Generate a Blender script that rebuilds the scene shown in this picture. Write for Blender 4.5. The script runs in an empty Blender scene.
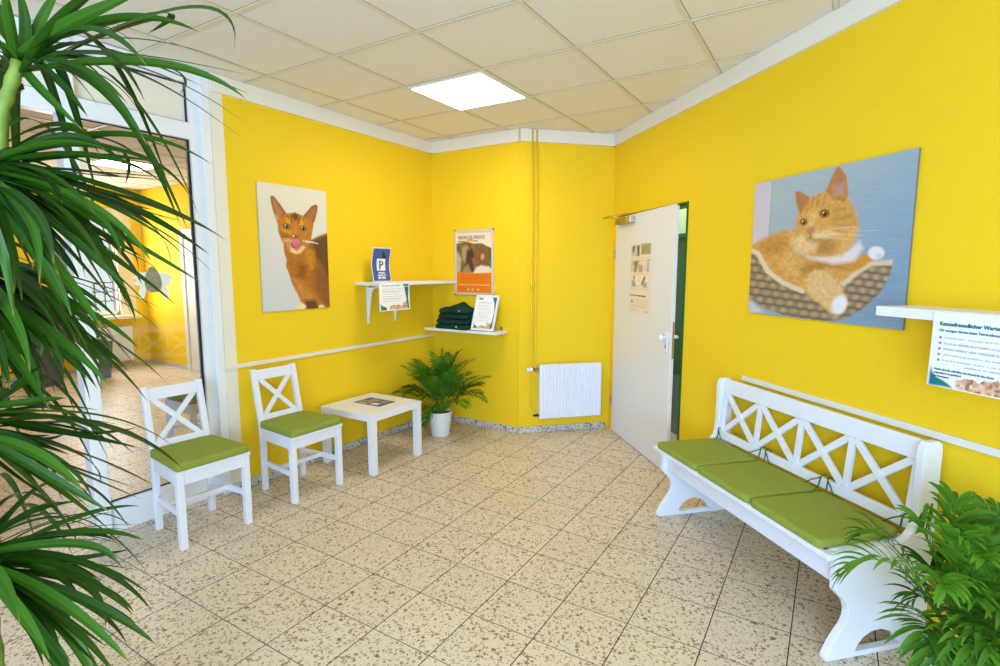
import bpy, bmesh, math, random
import numpy as np
from mathutils import Vector, Matrix
R = math.radians
C = bpy.context.scene.collection
random.seed(7)
rng = np.random.default_rng(11)
H = 1.511                      # camera height
CEIL = 2.715
FOCAL, PITCH, ROLL = 536.67, 0.118847, 0.001207

# ------------------------------------------------------------------ camera
cam = bpy.data.cameras.new('camera')
cam.sensor_width = 36.0
cam.lens = 36.0 * FOCAL / 1000.0
cam.clip_start = 0.02
co = bpy.data.objects.new('camera', cam)
C.objects.link(co)
co.matrix_world = (Matrix.Translation((0, 0, H)) @ Matrix.Rotation(math.pi / 2 - PITCH, 4, 'X') @ Matrix.Rotation(ROLL, 4, 'Z'))
bpy.context.scene.camera = co

def ray(x, y):
    X, Y = (x - 500) / FOCAL, (y - 333) / FOCAL
    c, s = math.cos(ROLL), math.sin(ROLL)
    X, Y = X * c + Y * s, -X * s + Y * c
    c, s = math.cos(PITCH), math.sin(PITCH)
    return Vector((X, c - Y * s, -s - Y * c))

def at_y(x, y, Y):
    r = ray(x, y)
    return Vector((0, 0, H)) + r * (Y / r.y)

# ------------------------------------------------------------------ wall frames: s along the wall (left to right seen from the room), off into the room
class Wall:
    def __init__(self, deg, n):
        self.rot = R(deg)
        self.d = Vector((math.cos(self.rot), math.sin(self.rot), 0))
        self.n = Vector((-self.d.y, self.d.x, 0))
        self.k = n
    def P(self, s, off, z=0.0):
        return self.d * s + self.n * (self.k - off) + Vector((0, 0, z))
    def so(self, P):
        return P.dot(self.d), self.k - P.dot(self.n)
    def px(self, x, y, off=0.0):
        r = ray(x, y)
        t = (self.k - off) / (r.dot(self.n))
        p = Vector((0, 0, H)) + r * t
        return p.dot(self.d), p.z
WL = Wall(58.19, 3.39)
WB = Wall(-31.81, 4.20)
WD = Wall(13.19, 4.66)
WR = Wall(-76.81, 2.16)
CLB, CBD, CDR = 4.20, -2.405, 2.16          # corners: left/back s on left, back/alcove s on back, alcove/right s on alcove

# ------------------------------------------------------------------ materials
def srgb(r, g, b):
    f = lambda v: (v / 255 / 12.92) if v / 255 <= 0.04045 else ((v / 255 + 0.055) / 1.055) ** 2.4
    return (f(r), f(g), f(b), 1.0)

def mat(name, col, rough=0.5, metal=0.0, bump=0.0, bscale=60.0, var=0.0, vscale=6.0, spec=0.5, trans=0.0, coat=0.0):
    m = bpy.data.materials.new(name)
    m.use_nodes = True
    nt = m.node_tree
    b = nt.nodes['Principled BSDF']
    b.inputs['Base Color'].default_value = col
    b.inputs['Roughness'].default_value = rough
    b.inputs['Metallic'].default_value = metal
    b.inputs['Specular IOR Level'].default_value = spec
    b.inputs['Coat Weight'].default_value = coat
    tc = nt.nodes.new('ShaderNodeTexCoord')
    if var > 0:
        n = nt.nodes.new('ShaderNodeTexNoise'); n.inputs['Scale'].default_value = vscale; n.inputs['Detail'].default_value = 4
        nt.links.new(tc.outputs['Object'], n.inputs['Vector'])
        mp = nt.nodes.new('ShaderNodeMapRange')
        mp.inputs['From Min'].default_value = 0.3; mp.inputs['From Max'].default_value = 0.7
        mp.inputs['To Min'].default_value = 1 - var; mp.inputs['To Max'].default_value = 1 + var
        nt.links.new(n.outputs['Fac'], mp.inputs['Value'])
        h = nt.nodes.new('ShaderNodeHueSaturation'); h.inputs['Color'].default_value = col
        nt.links.new(mp.outputs['Result'], h.inputs['Value'])
        nt.links.new(h.outputs['Color'], b.inputs['Base Color'])
    if bump > 0:
        n = nt.nodes.new('ShaderNodeTexNoise'); n.inputs['Scale'].default_value = bscale; n.inputs['Detail'].default_value = 3
        nt.links.new(tc.outputs['Object'], n.inputs['Vector'])
        bp = nt.nodes.new('ShaderNodeBump'); bp.inputs['Strength'].default_value = bump; bp.inputs['Distance'].default_value = 0.004
        nt.links.new(n.outputs['Fac'], bp.inputs['Height'])
        nt.links.new(bp.outputs['Normal'], b.inputs['Normal'])
    return m

def emit(name, col, strength):
    m = bpy.data.materials.new(name); m.use_nodes = True
    nt = m.node_tree; nt.nodes.remove(nt.nodes['Principled BSDF'])
    e = nt.nodes.new('ShaderNodeEmission'); e.inputs['Color'].default_value = col; e.inputs['Strength'].default_value = strength
    nt.links.new(e.outputs[0], nt.nodes['Material Output'].inputs['Surface'])
    return m

def print_mat(name, rough=0.4):
    m = bpy.data.materials.new(name); m.use_nodes = True
    nt = m.node_tree
    a = nt.nodes.new('ShaderNodeAttribute'); a.attribute_name = 'Col'
    b = nt.nodes['Principled BSDF']; b.inputs['Roughness'].default_value = rough; b.inputs['Specular IOR Level'].default_value = 0.3
    nt.links.new(a.outputs['Color'], b.inputs['Base Color'])
    return m

def terrazzo(name, base, chips, chip2, tile=None, theta=0.0, ox=0.0, oy=0.0, grout=None, rough=0.35, scale=55.0):
    m = bpy.data.materials.new(name); m.use_nodes = True
    nt = m.node_tree; N = nt.nodes; Lk = nt.links
    b = N['Principled BSDF']; b.inputs['Roughness'].default_value = rough
    tc = N.new('ShaderNodeTexCoord')
    def math_(op, a, bb=None, c=None):
        n = N.new('ShaderNodeMath'); n.operation = op
        for i, v in enumerate((a, bb, c)):
            if v is None: continue
            if isinstance(v, (int, float)): n.inputs[i].default_value = v
            else: Lk.new(v, n.inputs[i])
        return n.outputs[0]
    vec = tc.outputs['Object']
    tint = None; gm = None
    if tile:
        mp = N.new('ShaderNodeMapping'); mp.vector_type = 'TEXTURE'
        mp.inputs['Location'].default_value = (ox, oy, 0); mp.inputs['Rotation'].default_value = (0, 0, theta)
        mp.inputs['Scale'].default_value = (tile, tile, 1)
        Lk.new(vec, mp.inputs['Vector'])
        sp = N.new('ShaderNodeSeparateXYZ'); Lk.new(mp.outputs[0], sp.inputs[0])
        fx, fy = math_('FLOOR', sp.outputs[0]), math_('FLOOR', sp.outputs[1])
        gx = math_('ABSOLUTE', math_('SUBTRACT', math_('FRACT', sp.outputs[0]), 0.5))
        gy = math_('ABSOLUTE', math_('SUBTRACT', math_('FRACT', sp.outputs[1]), 0.5))
        # joints along one direction are wider and darker than across
        g1 = math_('GREATER_THAN', gy, 0.5 - 0.0075)
        g2 = math_('MULTIPLY', math_('GREATER_THAN', gx, 0.5 - 0.0070), 0.85)
        gm = math_('MAXIMUM', g1, g2)
        cb = N.new('ShaderNodeCombineXYZ'); Lk.new(fx, cb.inputs[0]); Lk.new(fy, cb.inputs[1])
        wn = N.new('ShaderNodeTexWhiteNoise'); wn.noise_dimensions = '2D'; Lk.new(cb.outputs[0], wn.inputs['Vector'])
        tint = wn.outputs['Value']
        vm = N.new('ShaderNodeVectorMath'); vm.operation = 'MULTIPLY_ADD'
        Lk.new(wn.outputs['Color'], vm.inputs[0]); vm.inputs[1].default_value = (7, 7, 7); Lk.new(vec, vm.inputs[2])
        vec = vm.outputs[0]
    # distort so that the chips are angular and irregular
    ns = N.new('ShaderNodeTexNoise'); ns.inputs['Scale'].default_value = 75; Lk.new(vec, ns.inputs['Vector'])
    vd = N.new('ShaderNodeVectorMath'); vd.operation = 'MULTIPLY_ADD'
    Lk.new(ns.outputs['Color'], vd.inputs[0]); vd.inputs[1].default_value = (0.020, 0.020, 0.020); Lk.new(vec, vd.inputs[2])
    def layer(sc, thr, keep):
        v = N.new('ShaderNodeTexVoronoi'); v.inputs['Scale'].default_value = sc; v.inputs['Randomness'].default_value = 1.0
        Lk.new(vd.outputs[0], v.inputs['Vector'])
        s = N.new('ShaderNodeSeparateColor'); Lk.new(v.outputs['Color'], s.inputs[0])
        t = math_('MULTIPLY', s.outputs[1], thr)
        inside = math_('LESS_THAN', v.outputs['Distance'], t)
        return math_('MULTIPLY', inside, math_('LESS_THAN', s.outputs[0], keep)), s.outputs[2]
    def mix(f, a, bcol):
        n = N.new('ShaderNodeMix'); n.data_type = 'RGBA'
        if isinstance(f, (int, float)): n.inputs[0].default_value = f
        else: Lk.new(f, n.inputs[0])
        for i, v in ((6, a), (7, bcol)):
            if isinstance(v, tuple): n.inputs[i].default_value = v
            else: Lk.new(v, n.inputs[i])
        return n.outputs[2]
    n2 = N.new('ShaderNodeTexNoise'); n2.inputs['Scale'].default_value = 160; n2.inputs['Detail'].default_value = 2; Lk.new(vec, n2.inputs['Vector'])
    light = tuple(min(1, c * 1.12) for c in base[:3]) + (1,); dark = tuple(c * 0.80 for c in base[:3]) + (1,)
    col = mix(n2.outputs['Fac'], light, dark)
    l1, r1 = layer(scale * 1.15, 0.55, 0.50)
    l2, r2 = layer(scale * 2.2, 0.66, 0.60)
    l3, r3 = layer(scale * 0.62, 0.36, 0.10)
    cc = mix(r1, chips, chip2)
    col = mix(math_('MULTIPLY', l2, 0.75), col, mix(r2, chips, chip2))
    col = mix(math_('MULTIPLY', l1, 0.85), col, cc)
    col = mix(math_('MULTIPLY', l3, 0.9), col, chips)
    if tile:
        hs = N.new('ShaderNodeHueSaturation'); Lk.new(col, hs.inputs['Color'])
        Lk.new(math_('MULTIPLY_ADD', tint, 0.05, 0.975), hs.inputs['Value'])
        col = mix(gm, hs.outputs[0], grout)
        bp = N.new('ShaderNodeBump'); bp.inputs['Strength'].default_value = 0.4; bp.inputs['Distance'].default_value = 0.002; bp.invert = True
        Lk.new(gm, bp.inputs['Height']); Lk.new(bp.outputs[0], b.inputs['Normal'])
        Lk.new(math_('MULTIPLY_ADD', gm, 0.4, rough), b.inputs['Roughness'])
    Lk.new(col, b.inputs['Base Color'])
    return m

def leaf_mat(name, c1, c2, trans=0.25, rough=0.38):
    m = bpy.data.materials.new(name); m.use_nodes = True
    nt = m.node_tree; N = nt.nodes; Lk = nt.links
    b = N['Principled BSDF']; b.inputs['Roughness'].default_value = rough; b.inputs['Specular IOR Level'].default_value = 0.3
    a = N.new('ShaderNodeAttribute'); a.attribute_name = 'Col'
    sp = N.new('ShaderNodeSeparateColor'); Lk.new(a.outputs['Color'], sp.inputs[0])
    mx = N.new('ShaderNodeMix'); mx.data_type = 'RGBA'; mx.inputs[6].default_value = c1; mx.inputs[7].default_value = c2
    Lk.new(sp.outputs[0], mx.inputs[0])
    br = N.new('ShaderNodeMix'); br.data_type = 'RGBA'; br.inputs[7].default_value = srgb(150, 120, 50)
    Lk.new(mx.outputs[2], br.inputs[6]); Lk.new(sp.outputs[1], br.inputs[0])
    Lk.new(br.outputs[2], b.inputs['Base Color'])
    t = N.new('ShaderNodeBsdfTranslucent'); Lk.new(br.outputs[2], t.inputs['Color'])
    ms = N.new('ShaderNodeMixShader'); ms.inputs[0].default_value = trans
    Lk.new(b.outputs[0], ms.inputs[1]); Lk.new(t.outputs[0], ms.inputs[2])
    Lk.new(ms.outputs[0], N['Material Output'].inputs['Surface'])
    return m

def glass_mat(name, tint=(0.96, 0.98, 0.98, 1)):
    m = bpy.data.materials.new(name); m.use_nodes = True
    nt = m.node_tree; N = nt.nodes; Lk = nt.links
    N.remove(N['Principled BSDF'])
    t = N.new('ShaderNodeBsdfTransparent'); t.inputs[0].default_value = tint
    g = N.new('ShaderNodeBsdfGlossy'); g.inputs['Roughness'].default_value = 0.0
    fr = N.new('ShaderNodeFresnel'); fr.inputs['IOR'].default_value = 1.5
    ms = N.new('ShaderNodeMixShader')
    Lk.new(fr.outputs[0], ms.inputs[0]); Lk.new(t.outputs[0], ms.inputs[1]); Lk.new(g.outputs[0], ms.inputs[2])
    Lk.new(ms.outputs[0], N['Material Output'].inputs['Surface'])
    return m

YEL = mat('yellow_wall_paint', srgb(244, 205, 34), 0.62, bump=0.55, bscale=150, spec=0.25)
WHITE = mat('white_lacquer', srgb(234, 237, 252), 0.35, var=0.015, vscale=20)
WHITE2 = mat('white_satin_paint', srgb(232, 229, 224), 0.45, var=0.01)
ALU = mat('white_window_frame', srgb(236, 238, 246), 0.35)
CREAM = mat('cream_plaster', srgb(236, 228, 214), 0.6, bump=0.2, bscale=90)
GASKET = mat('black_rubber', srgb(25, 22, 32), 0.6)
CORN = mat('white_cornice', srgb(238, 232, 224), 0.55)
CEILM = mat('mineral_fibre_tile', srgb(240, 232, 222), 0.85, bump=0.25, bscale=260, var=0.03, vscale=120, spec=0.1)
TBAR = mat('ceiling_bar', srgb(228, 216, 194), 0.5)
BARSHADE = mat('ceiling_painted_shade', srgb(96, 84, 70), 0.8)
FLOOR = terrazzo('terrazzo_tiles', srgb(229, 212, 190), srgb(112, 84, 58), srgb(160, 130, 98), tile=0.300, theta=R(58.19),
                 ox=-1.0682 * H, oy=1.36936 * H, grout=srgb(50, 40, 32), rough=0.42, scale=52)
SKIRT = terrazzo('terrazzo_skirting', srgb(214, 208, 204), srgb(52, 46, 46), srgb(120, 106, 100), rough=0.35, scale=44)
DOORW = mat('white_door_paint', srgb(230, 229, 236), 0.4)
GREEN = mat('dark_green_steel', srgb(16, 104, 30), 0.35)
PALEB = mat('pale_blue_glass', srgb(170, 205, 205), 0.15)
GREYB = mat('grey_green_panel', srgb(110, 138, 135), 0.3)
METAL = mat('brushed_metal', srgb(190, 186, 178), 0.3, metal=1.0)
BRASS = mat('brass', srgb(176, 150, 100), 0.35, metal=0.9)
DARKM = mat('dark_metal', srgb(60, 58, 56), 0.4, metal=0.6)
SILVER = mat('silver_frame', srgb(216, 216, 220), 0.35, metal=0.35)
PAPER = mat('white_paper', srgb(240, 240, 244), 0.5)
CUSH = mat('green_cushion_fabric', srgb(146, 158, 66), 0.85, bump=0.5, bscale=500, var=0.05, vscale=25, spec=0.15)
TIE = mat('green_tie_ribbon', srgb(70, 104, 48), 0.8)
SHIRT = mat('dark_green_cotton', srgb(26, 60, 50), 0.85, bump=0.5, bscale=120, var=0.12, vscale=25, spec=0.15)
POTW = mat('white_glazed_pot', srgb(240, 241, 244), 0.25)
POTG = mat('grey_planter', srgb(82, 82, 88), 0.5)
SOIL = mat('potting_soil', srgb(50, 36, 26), 0.95, bump=0.8, bscale=120)
CANE = mat('cane_bark', srgb(112, 136, 48), 0.6, var=0.2, vscale=30)
BARK = mat('brown_bark', srgb(120, 100, 70), 0.8, var=0.2, vscale=30)
DRAC = leaf_mat('strap_leaf', srgb(6, 38, 6), srgb(72, 126, 22), 0.10, 0.5)
PALM = leaf_mat('palm_leaf', srgb(26, 84, 18), srgb(112, 168, 46), 0.3, 0.5)
PRINT = print_mat('printed_photo', 0.35)
PRINTP = print_mat('printed_paper', 0.55)
GLASS = glass_mat('clear_glass')
TEAL = mat('teal_ink', srgb(20, 110, 125), 0.6)
INK = mat('dark_ink', srgb(60, 50, 42), 0.6)
WINK = mat('white_ink', srgb(245, 245, 245), 0.6)
BLUEINK = mat('blue_ink', srgb(52, 84, 150), 0.6)
GREYINK = mat('grey_ink', srgb(110, 106, 120), 0.6)
LIGHTP = emit('lit_diffuser', (1.0, 0.90, 0.74, 1), 18.5)

# ------------------------------------------------------------------ mesh builder
class MB:
    def __init__(s):
        s.v = []; s.f = []
    def add(s, vs, fs):
        o = len(s.v); s.v += [tuple(v) for v in vs]; s.f += [tuple(i + o for i in f) for f in fs]; return s
    def box(s, x0, x1, y0, y1, z0, z1):
        vs = [(x, y, z) for z in (z0, z1) for y in (y0, y1) for x in (x0, x1)]
        return s.add(vs, [(0, 2, 3, 1), (4, 5, 7, 6), (0, 1, 5, 4), (2, 6, 7, 3), (0, 4, 6, 2), (1, 3, 7, 5)])
    def bar(s, a, b, w, t, up=(0, 0, 1)):
        """rectangular bar from a to b; w across (in the plane normal to 'up' cross), t along up"""
        a, b = Vector(a), Vector(b); d = (b - a).normalized(); u = Vector(up); side = d.cross(u).normalized(); u2 = side.cross(d).normalized()
        vs = []
        for p in (a, b):
            for i, j in ((-1, -1), (1, -1), (1, 1), (-1, 1)):
                vs.append(p + side * (i * w / 2) + u2 * (j * t / 2))
        return s.add(vs, [(0, 1, 2, 3), (7, 6, 5, 4), (0, 4, 5, 1), (1, 5, 6, 2), (2, 6, 7, 3), (3, 7, 4, 0)])
    def loft(s, rings, caps=True):
        n = len(rings[0]); vs = [p for r in rings for p in r]; fs = []
        for k in range(len(rings) - 1):
            for i in range(n):
                j = (i + 1) % n
                fs.append((k * n + i, k * n + j, (k + 1) * n + j, (k + 1) * n + i))
        if caps:
            fs.append(tuple(reversed(range(n)))); fs.append(tuple(range((len(rings) - 1) * n, len(rings) * n)))
        return s.add(vs, fs)
    def prism(s, poly, fn, a, b):
        """polygon list of (p,q); fn(p,q,t)->xyz ; extruded t=a..b. Concave allowed (ngon caps)."""
        return s.loft([[fn(p, q, a) for p, q in poly], [fn(p, q, b) for p, q in poly]])
    def tube(s, path, r, n=8):
        path = [Vector(p) for p in path]; rings = []
        up = Vector((0.03, 0.02, 1)).normalized()
        for i, p in enumerate(path):
            d = (path[min(i + 1, len(path) - 1)] - path[max(i - 1, 0)]).normalized()
            x = d.cross(up)
            if x.length < 1e-3: x = d.cross(Vector((1, 0, 0)))
            x.normalize(); y = d.cross(x)
            rr = r[i] if isinstance(r, (list, tuple)) else r
            rings.append([p + (x * math.cos(2 * math.pi * k / n) + y * math.sin(2 * math.pi * k / n)) * rr for k in range(n)])
        return s.loft(rings)
    def lathe(s, prof, n=32, c=(0, 0, 0)):
        rings = [[(c[0] + r * math.cos(2 * math.pi * k / n), c[1] + r * math.sin(2 * math.pi * k / n), c[2] + z) for k in range(n)] for r, z in prof]
        return s.loft(rings)
    def build(s, name, m, parent=None, loc=None, rot=0.0, bevel=0.0, smooth=False, seg=2):
        me = bpy.data.meshes.new(name); me.from_pydata(s.v, [], s.f); me.validate()
        bm = bmesh.new(); bm.from_mesh(me); bmesh.ops.recalc_face_normals(bm, faces=bm.faces); bm.to_mesh(me); bm.free()
        me.materials.append(m)
        if smooth:
            for p in me.polygons: p.use_smooth = True
        o = bpy.data.objects.new(name, me); C.objects.link(o)
        if loc is not None: o.location = loc
        o.rotation_euler.z = rot
        if parent is not None: o.parent = parent
        if bevel > 0:
            md = o.modifiers.new('bevel', 'BEVEL'); md.width = bevel; md.segments = seg; md.limit_method = 'ANGLE'; md.angle_limit = R(40)
        return o

def tag(o, label=None, cat=None, group=None, kind=None):
    if label: o['label'] = label
    if cat: o['category'] = cat
    if group: o['group'] = group
    if kind: o['kind'] = kind
    return o

def empty(name, loc=(0, 0, 0), rot=0.0, label=None, cat=None, group=None, kind=None):
    o = bpy.data.objects.new(name, None); o.empty_display_size = 0.1; C.objects.link(o)
    o.location = loc; o.rotation_euler.z = rot
    return tag(o, label, cat, group, kind)

def copy_tree(o, parent=None):
    c = o.copy(); C.objects.link(c)
    if parent is not None: c.parent = parent
    for ch in list(o.children): copy_tree(ch, c)
    return c

def struct(o):
    o['kind'] = 'structure'; return o

def text(body, size, loc, m, parent, name='lettering', bold=0.0, depth=0.0006, align='LEFT', xscale=1.0, rotz=0.0):
    cu = bpy.data.curves.new('lettering_curve', 'FONT'); cu.body = body; cu.size = size; cu.offset = bold; cu.extrude = depth
    cu.align_x = align; cu.resolution_u = 3
    o = bpy.data.objects.new('lettering_tmp', cu); C.objects.link(o)
    dg = bpy.context.evaluated_depsgraph_get(); dg.update()
    me = bpy.data.meshes.new_from_object(o.evaluated_get(dg))
    bpy.data.objects.remove(o)
    me.materials.clear(); me.materials.append(m)
    t = bpy.data.objects.new(name, me); C.objects.link(t)
    t.location = loc; t.rotation_euler = (R(90), 0, rotz); t.scale = (xscale, 1, 1); t.parent = parent
    return t

# ------------------------------------------------------------------ painter for printed pictures (flat things in the photo)
def lin(c):
    return np.array(srgb(*c)[:3])

class Paint:
    """grid of vertices carrying a colour; u to the right, v downwards, both 0..1. corners: the print's own tracing coordinates TL,TR,BR,BL"""
    def __init__(s, nx, ny, corners=None):
        s.nx, s.ny = nx, ny
        u, v = np.meshgrid(np.linspace(0, 1, nx), np.linspace(0, 1, ny))
        s.u, s.v = u, v
        if corners is None: s.x, s.y = u.copy(), v.copy()
        else:
            A = []; B = []
            for (uu, vv), (x, y) in zip(((0, 0), (1, 0), (1, 1), (0, 1)), corners):
                A.append([uu, vv, 1, 0, 0, 0, -uu * x, -vv * x]); B.append(x)
                A.append([0, 0, 0, uu, vv, 1, -uu * y, -vv * y]); B.append(y)
            h = np.linalg.solve(np.array(A, float), np.array(B, float))
            d = h[6] * u + h[7] * v + 1
            s.x = (h[0] * u + h[1] * v + h[2]) / d; s.y = (h[3] * u + h[4] * v + h[5]) / d
        s.c = np.ones((ny, nx, 3)) * 0.8
    def noise(s, sx, sy, seed=0):
        r = np.random.default_rng(seed); g = r.random((64, 64))
        X = (s.x / sx) % 63; Y = (s.y / sy) % 63
        i = np.floor(X).astype(int); j = np.floor(Y).astype(int); fx = X - i; fy = Y - j
        fx = fx * fx * (3 - 2 * fx); fy = fy * fy * (3 - 2 * fy)
        g0 = g[j, i] * (1 - fx) + g[j, i + 1] * fx; g1 = g[j + 1, i] * (1 - fx) + g[j + 1, i + 1] * fx
        return g0 * (1 - fy) + g1 * fy
    def mix(s, mask, col):
        col = lin(col) if isinstance(col, tuple) else col
        s.c = s.c * (1 - mask[..., None]) + col * mask[..., None]
    def fill(s, col): s.c[:] = lin(col)
    def grad(s, c0, c1, t): s.c = lin(c0) * (1 - t[..., None]) + lin(c1) * t[..., None]
    def polymask(s, pts, soft):
        pts = np.array(pts, float); n = len(pts); inside = np.zeros(s.x.shape, bool); dist = np.full(s.x.shape, 1e9)
        for i in range(n):
            x0, y0 = pts[i]; x1, y1 = pts[(i + 1) % n]
            cond = ((y0 > s.y) != (y1 > s.y))
            xi = (x1 - x0) * (s.y - y0) / ((y1 - y0) if y1 != y0 else 1e-9) + x0
            inside ^= cond & (s.x < xi)
            dx, dy = x1 - x0, y1 - y0; L = dx * dx + dy * dy + 1e-12
            t = np.clip(((s.x - x0) * dx + (s.y - y0) * dy) / L, 0, 1)
            dist = np.minimum(dist, np.hypot(s.x - x0 - t * dx, s.y - y0 - t * dy))
        sd = np.where(inside, dist, -dist)
        return np.clip(sd / soft * 0.5 + 0.5, 0, 1)
    def poly(s, pts, col, soft=2.0, a=1.0): s.mix(s.polymask(pts, soft) * a, col)
    def ell(s, cx, cy, rx, ry, col, soft=0.3, rot=0.0, a=1.0):
        c, q = math.cos(rot), math.sin(rot)
        X = (s.x - cx) * c + (s.y - cy) * q; Y = -(s.x - cx) * q + (s.y - cy) * c
        d = np.hypot(X / rx, Y / ry)
        s.mix(np.clip((1 - d) / soft + 0.5, 0, 1) * a, col)
    def line(s, pts, w, col, a=1.0, soft=None):
        soft = soft or w * 0.6; dist = np.full(s.x.shape, 1e9)
        for (x0, y0), (x1, y1) in zip(pts[:-1], pts[1:]):
            dx, dy = x1 - x0, y1 - y0; L = dx * dx + dy * dy + 1e-12
            t = np.clip(((s.x - x0) * dx + (s.y - y0) * dy) / L, 0, 1)
            dist = np.minimum(dist, np.hypot(s.x - x0 - t * dx, s.y - y0 - t * dy))
        s.mix(np.clip((w / 2 - dist) / soft + 0.5, 0, 1) * a, col)
    def textline(s, x0, x1, y, h, col, seed, a=0.75):
        n = s.noise((x1 - x0) / 61.0, 1e6, seed)
        m = (s.x > x0) & (s.x < x1) & (abs(s.y - y) < h / 2)
        s.mix(m * np.where(n > 0.22, a * (0.55 + 0.35 * n), 0.10), col)
    def build(s, name, m, w, h, parent, loc=(0, 0, 0), bend=None):
        """printed sheet in local x (right), z (up), facing -y; loc is its lower left corner"""
        X = s.u * w + loc[0]; Z = (1 - s.v) * h + loc[2]; Y = np.full(X.shape, loc[1], float)
        if bend is not None: Y = Y + bend(s.u, s.v)
        vs = np.stack([X, Y, Z], -1).reshape(-1, 3)
        nx, ny = s.nx, s.ny
        i = np.arange(ny - 1)[:, None] * nx + np.arange(nx - 1)[None, :]
        fs = np.stack([i + nx, i + nx + 1, i + 1, i], -1).reshape(-1, 4)
        me = bpy.data.meshes.new(name); me.from_pydata(vs.tolist(), [], fs.tolist())
        at = me.color_attributes.new('Col', 'FLOAT_COLOR', 'POINT')
        col = np.concatenate([np.clip(s.c, 0, 1).reshape(-1, 3), np.ones((nx * ny, 1))], 1)
        at.data.foreach_set('color', col.astype(np.float32).ravel())
        me.materials.append(m)
        for p in me.polygons: p.use_smooth = True
        o = bpy.data.objects.new(name, me); C.objects.link(o); o.parent = parent
        return o

# ================================================================== THE ROOM
def wallbox(W, s0, s1, z0, z1, t0=0.0, t1=0.15, name='wall', m=YEL, parent=None):
    """box on a wall: s0..s1 along, t0..t1 behind the wall surface (negative = into the room)"""
    return MB().box(s0, s1, t0, t1, z0, z1).build(name, m, parent, loc=W.P(0, 0), rot=W.rot)

struct(MB().box(-12.5, 4.5, -2.2, 12.5, -0.06, 0.0).build('floor', FLOOR))
struct(MB().box(-12.5, 4.5, -2.2, 12.5, CEIL + 0.006, CEIL + 0.08).build('ceiling', CEILM))

# ceiling bars
kk = (CEIL - H) / (0.8149036 * H)
g0 = Vector((-1.21507887 * H * kk, 2.06087336 * H * kk, 0)); gs = 0.19855727 * 0.625 / 0.3 * H * kk
ga = Vector((math.cos(R(-31.813)), math.sin(R(-31.813)), 0)); gb = Vector((-ga.y, ga.x, 0))
def grid_pt(i, j, z=0): return g0 + ga * (i * gs) + gb * (j * gs) + Vector((0, 0, z))
mb, mg = MB(), MB()
for i in range(-12, 9):
    a, b = grid_pt(i, -9, CEIL + 0.003), grid_pt(i, 10, CEIL + 0.003)
    mb.bar(a, b, 0.022, 0.006); mg.bar(a + Vector((0, 0, 0.002)), b + Vector((0, 0, 0.002)), 0.0250, 0.0024)
for j in range(-9, 11):
    a, b = grid_pt(-12, j, CEIL + 0.0035), grid_pt(8, j, CEIL + 0.0035)
    mb.bar(a, b, 0.022, 0.006); mg.bar(a + Vector((0, 0, 0.002)), b + Vector((0, 0, 0.002)), 0.0250, 0.0024)
tb = struct(mb.build('trim_1', TBAR))
struct(mg.build('painted_shade_strip', BARSHADE, tb))  # dark strips along the bars: their shade line put in as colour

def ceiling_light(i, j, label):
    c = grid_pt(i + 0.5, j + 0.5, CEIL)
    t = empty('ceiling_light', c, R(-31.813), label, 'ceiling light', 'square ceiling lights')
    h = gs / 2 - 0.012; q = h - 0.012
    f = MB()
    for a, b, c_, d in ((-h, h, -h, -q), (-h, h, q, h), (-h, -q, -q, q), (q, h, -q, q)):
        f.box(a, b, c_, d, -0.008, 0.004)
    f.build('frame', WHITE2, t)
    MB().box(-q, q, -q, q, -0.004, 0.004).build('diffuser', LIGHTP, t)
    return t
ceiling_light(1, 2, 'lit square warm white ceiling panel above the waiting room')
ceiling_light(-7, 2, 'lit square ceiling panel in the next room, behind the glass')

# walls of the waiting room
struct(wallbox(WL, 2.10, CLB + 0.12, 0, CEIL, name='wall_left'))
struct(wallbox(WL, 2.02, 2.10, 0, CEIL, 0.0, 0.15, 'trim_2', CREAM))
struct(wallbox(WL, -5.0, -1.30, 0, CEIL, 0.0, 0.15, name='wall_left_rear'))
struct(wallbox(WB, -3.39, CBD + 0.005, 0, CEIL, 0, 0.1, name='wall_back'))
sD0 = WD.so(WB.P(CBD, 0))[0]
struct(wallbox(WD, sD0, CDR + 0.15, 0, CEIL, name='wall_alcove'))
DO0, DO1, DZ = -4.575, -3.435, 1.985
wr = MB().box(DO1, 2.7, 0, 0.15, 0, CEIL).box(-4.66, DO0, 0, 0.15, 0, CEIL).box(DO0, DO1, 0, 0.15, DZ, CEIL)
struct(wr.build('wall_right', YEL, loc=WR.P(0, 0), rot=WR.rot))
# rear wall behind the viewer, with an unseen window added to house the fill light
rw = MB().box(-5.6, -2.3, -2.15, -2.0, 0, CEIL).box(1.1, 2.95, -2.15, -2.0, 0, CEIL).box(-2.3, 1.1, -2.15, -2.0, 0, 0.35).box(-2.3, 1.1, -2.15, -2.0, 2.45, CEIL)
struct(rw.build('wall_rear', YEL))
w2 = MB()
for x in (-2.3, -0.64, 1.02): w2.box(x, x + 0.08, -2.11, -2.04, 0.35, 2.45)
w2.box(-2.3, 1.1, -2.11, -2.04, 0.35, 0.43).box(-2.3, 1.1, -2.11, -2.04, 2.37, 2.45)
struct(w2.build('added_rear_window', ALU))

# next room beyond the glass
n1 = 9.286; s1 = 4.30
struct(MB().box(3.5, n1 + 0.15, s1, s1 + 0.12, 0, CEIL).build('wall_next_room_back', YEL, loc=(0, 0, 0), rot=R(58.19)) if False else
       MB().box(-(n1 + 0.15), -3.545, 0, 0.12, 0, CEIL).build('wall_next_room_back', YEL, loc=WL.d * s1, rot=R(-31.81)))
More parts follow.
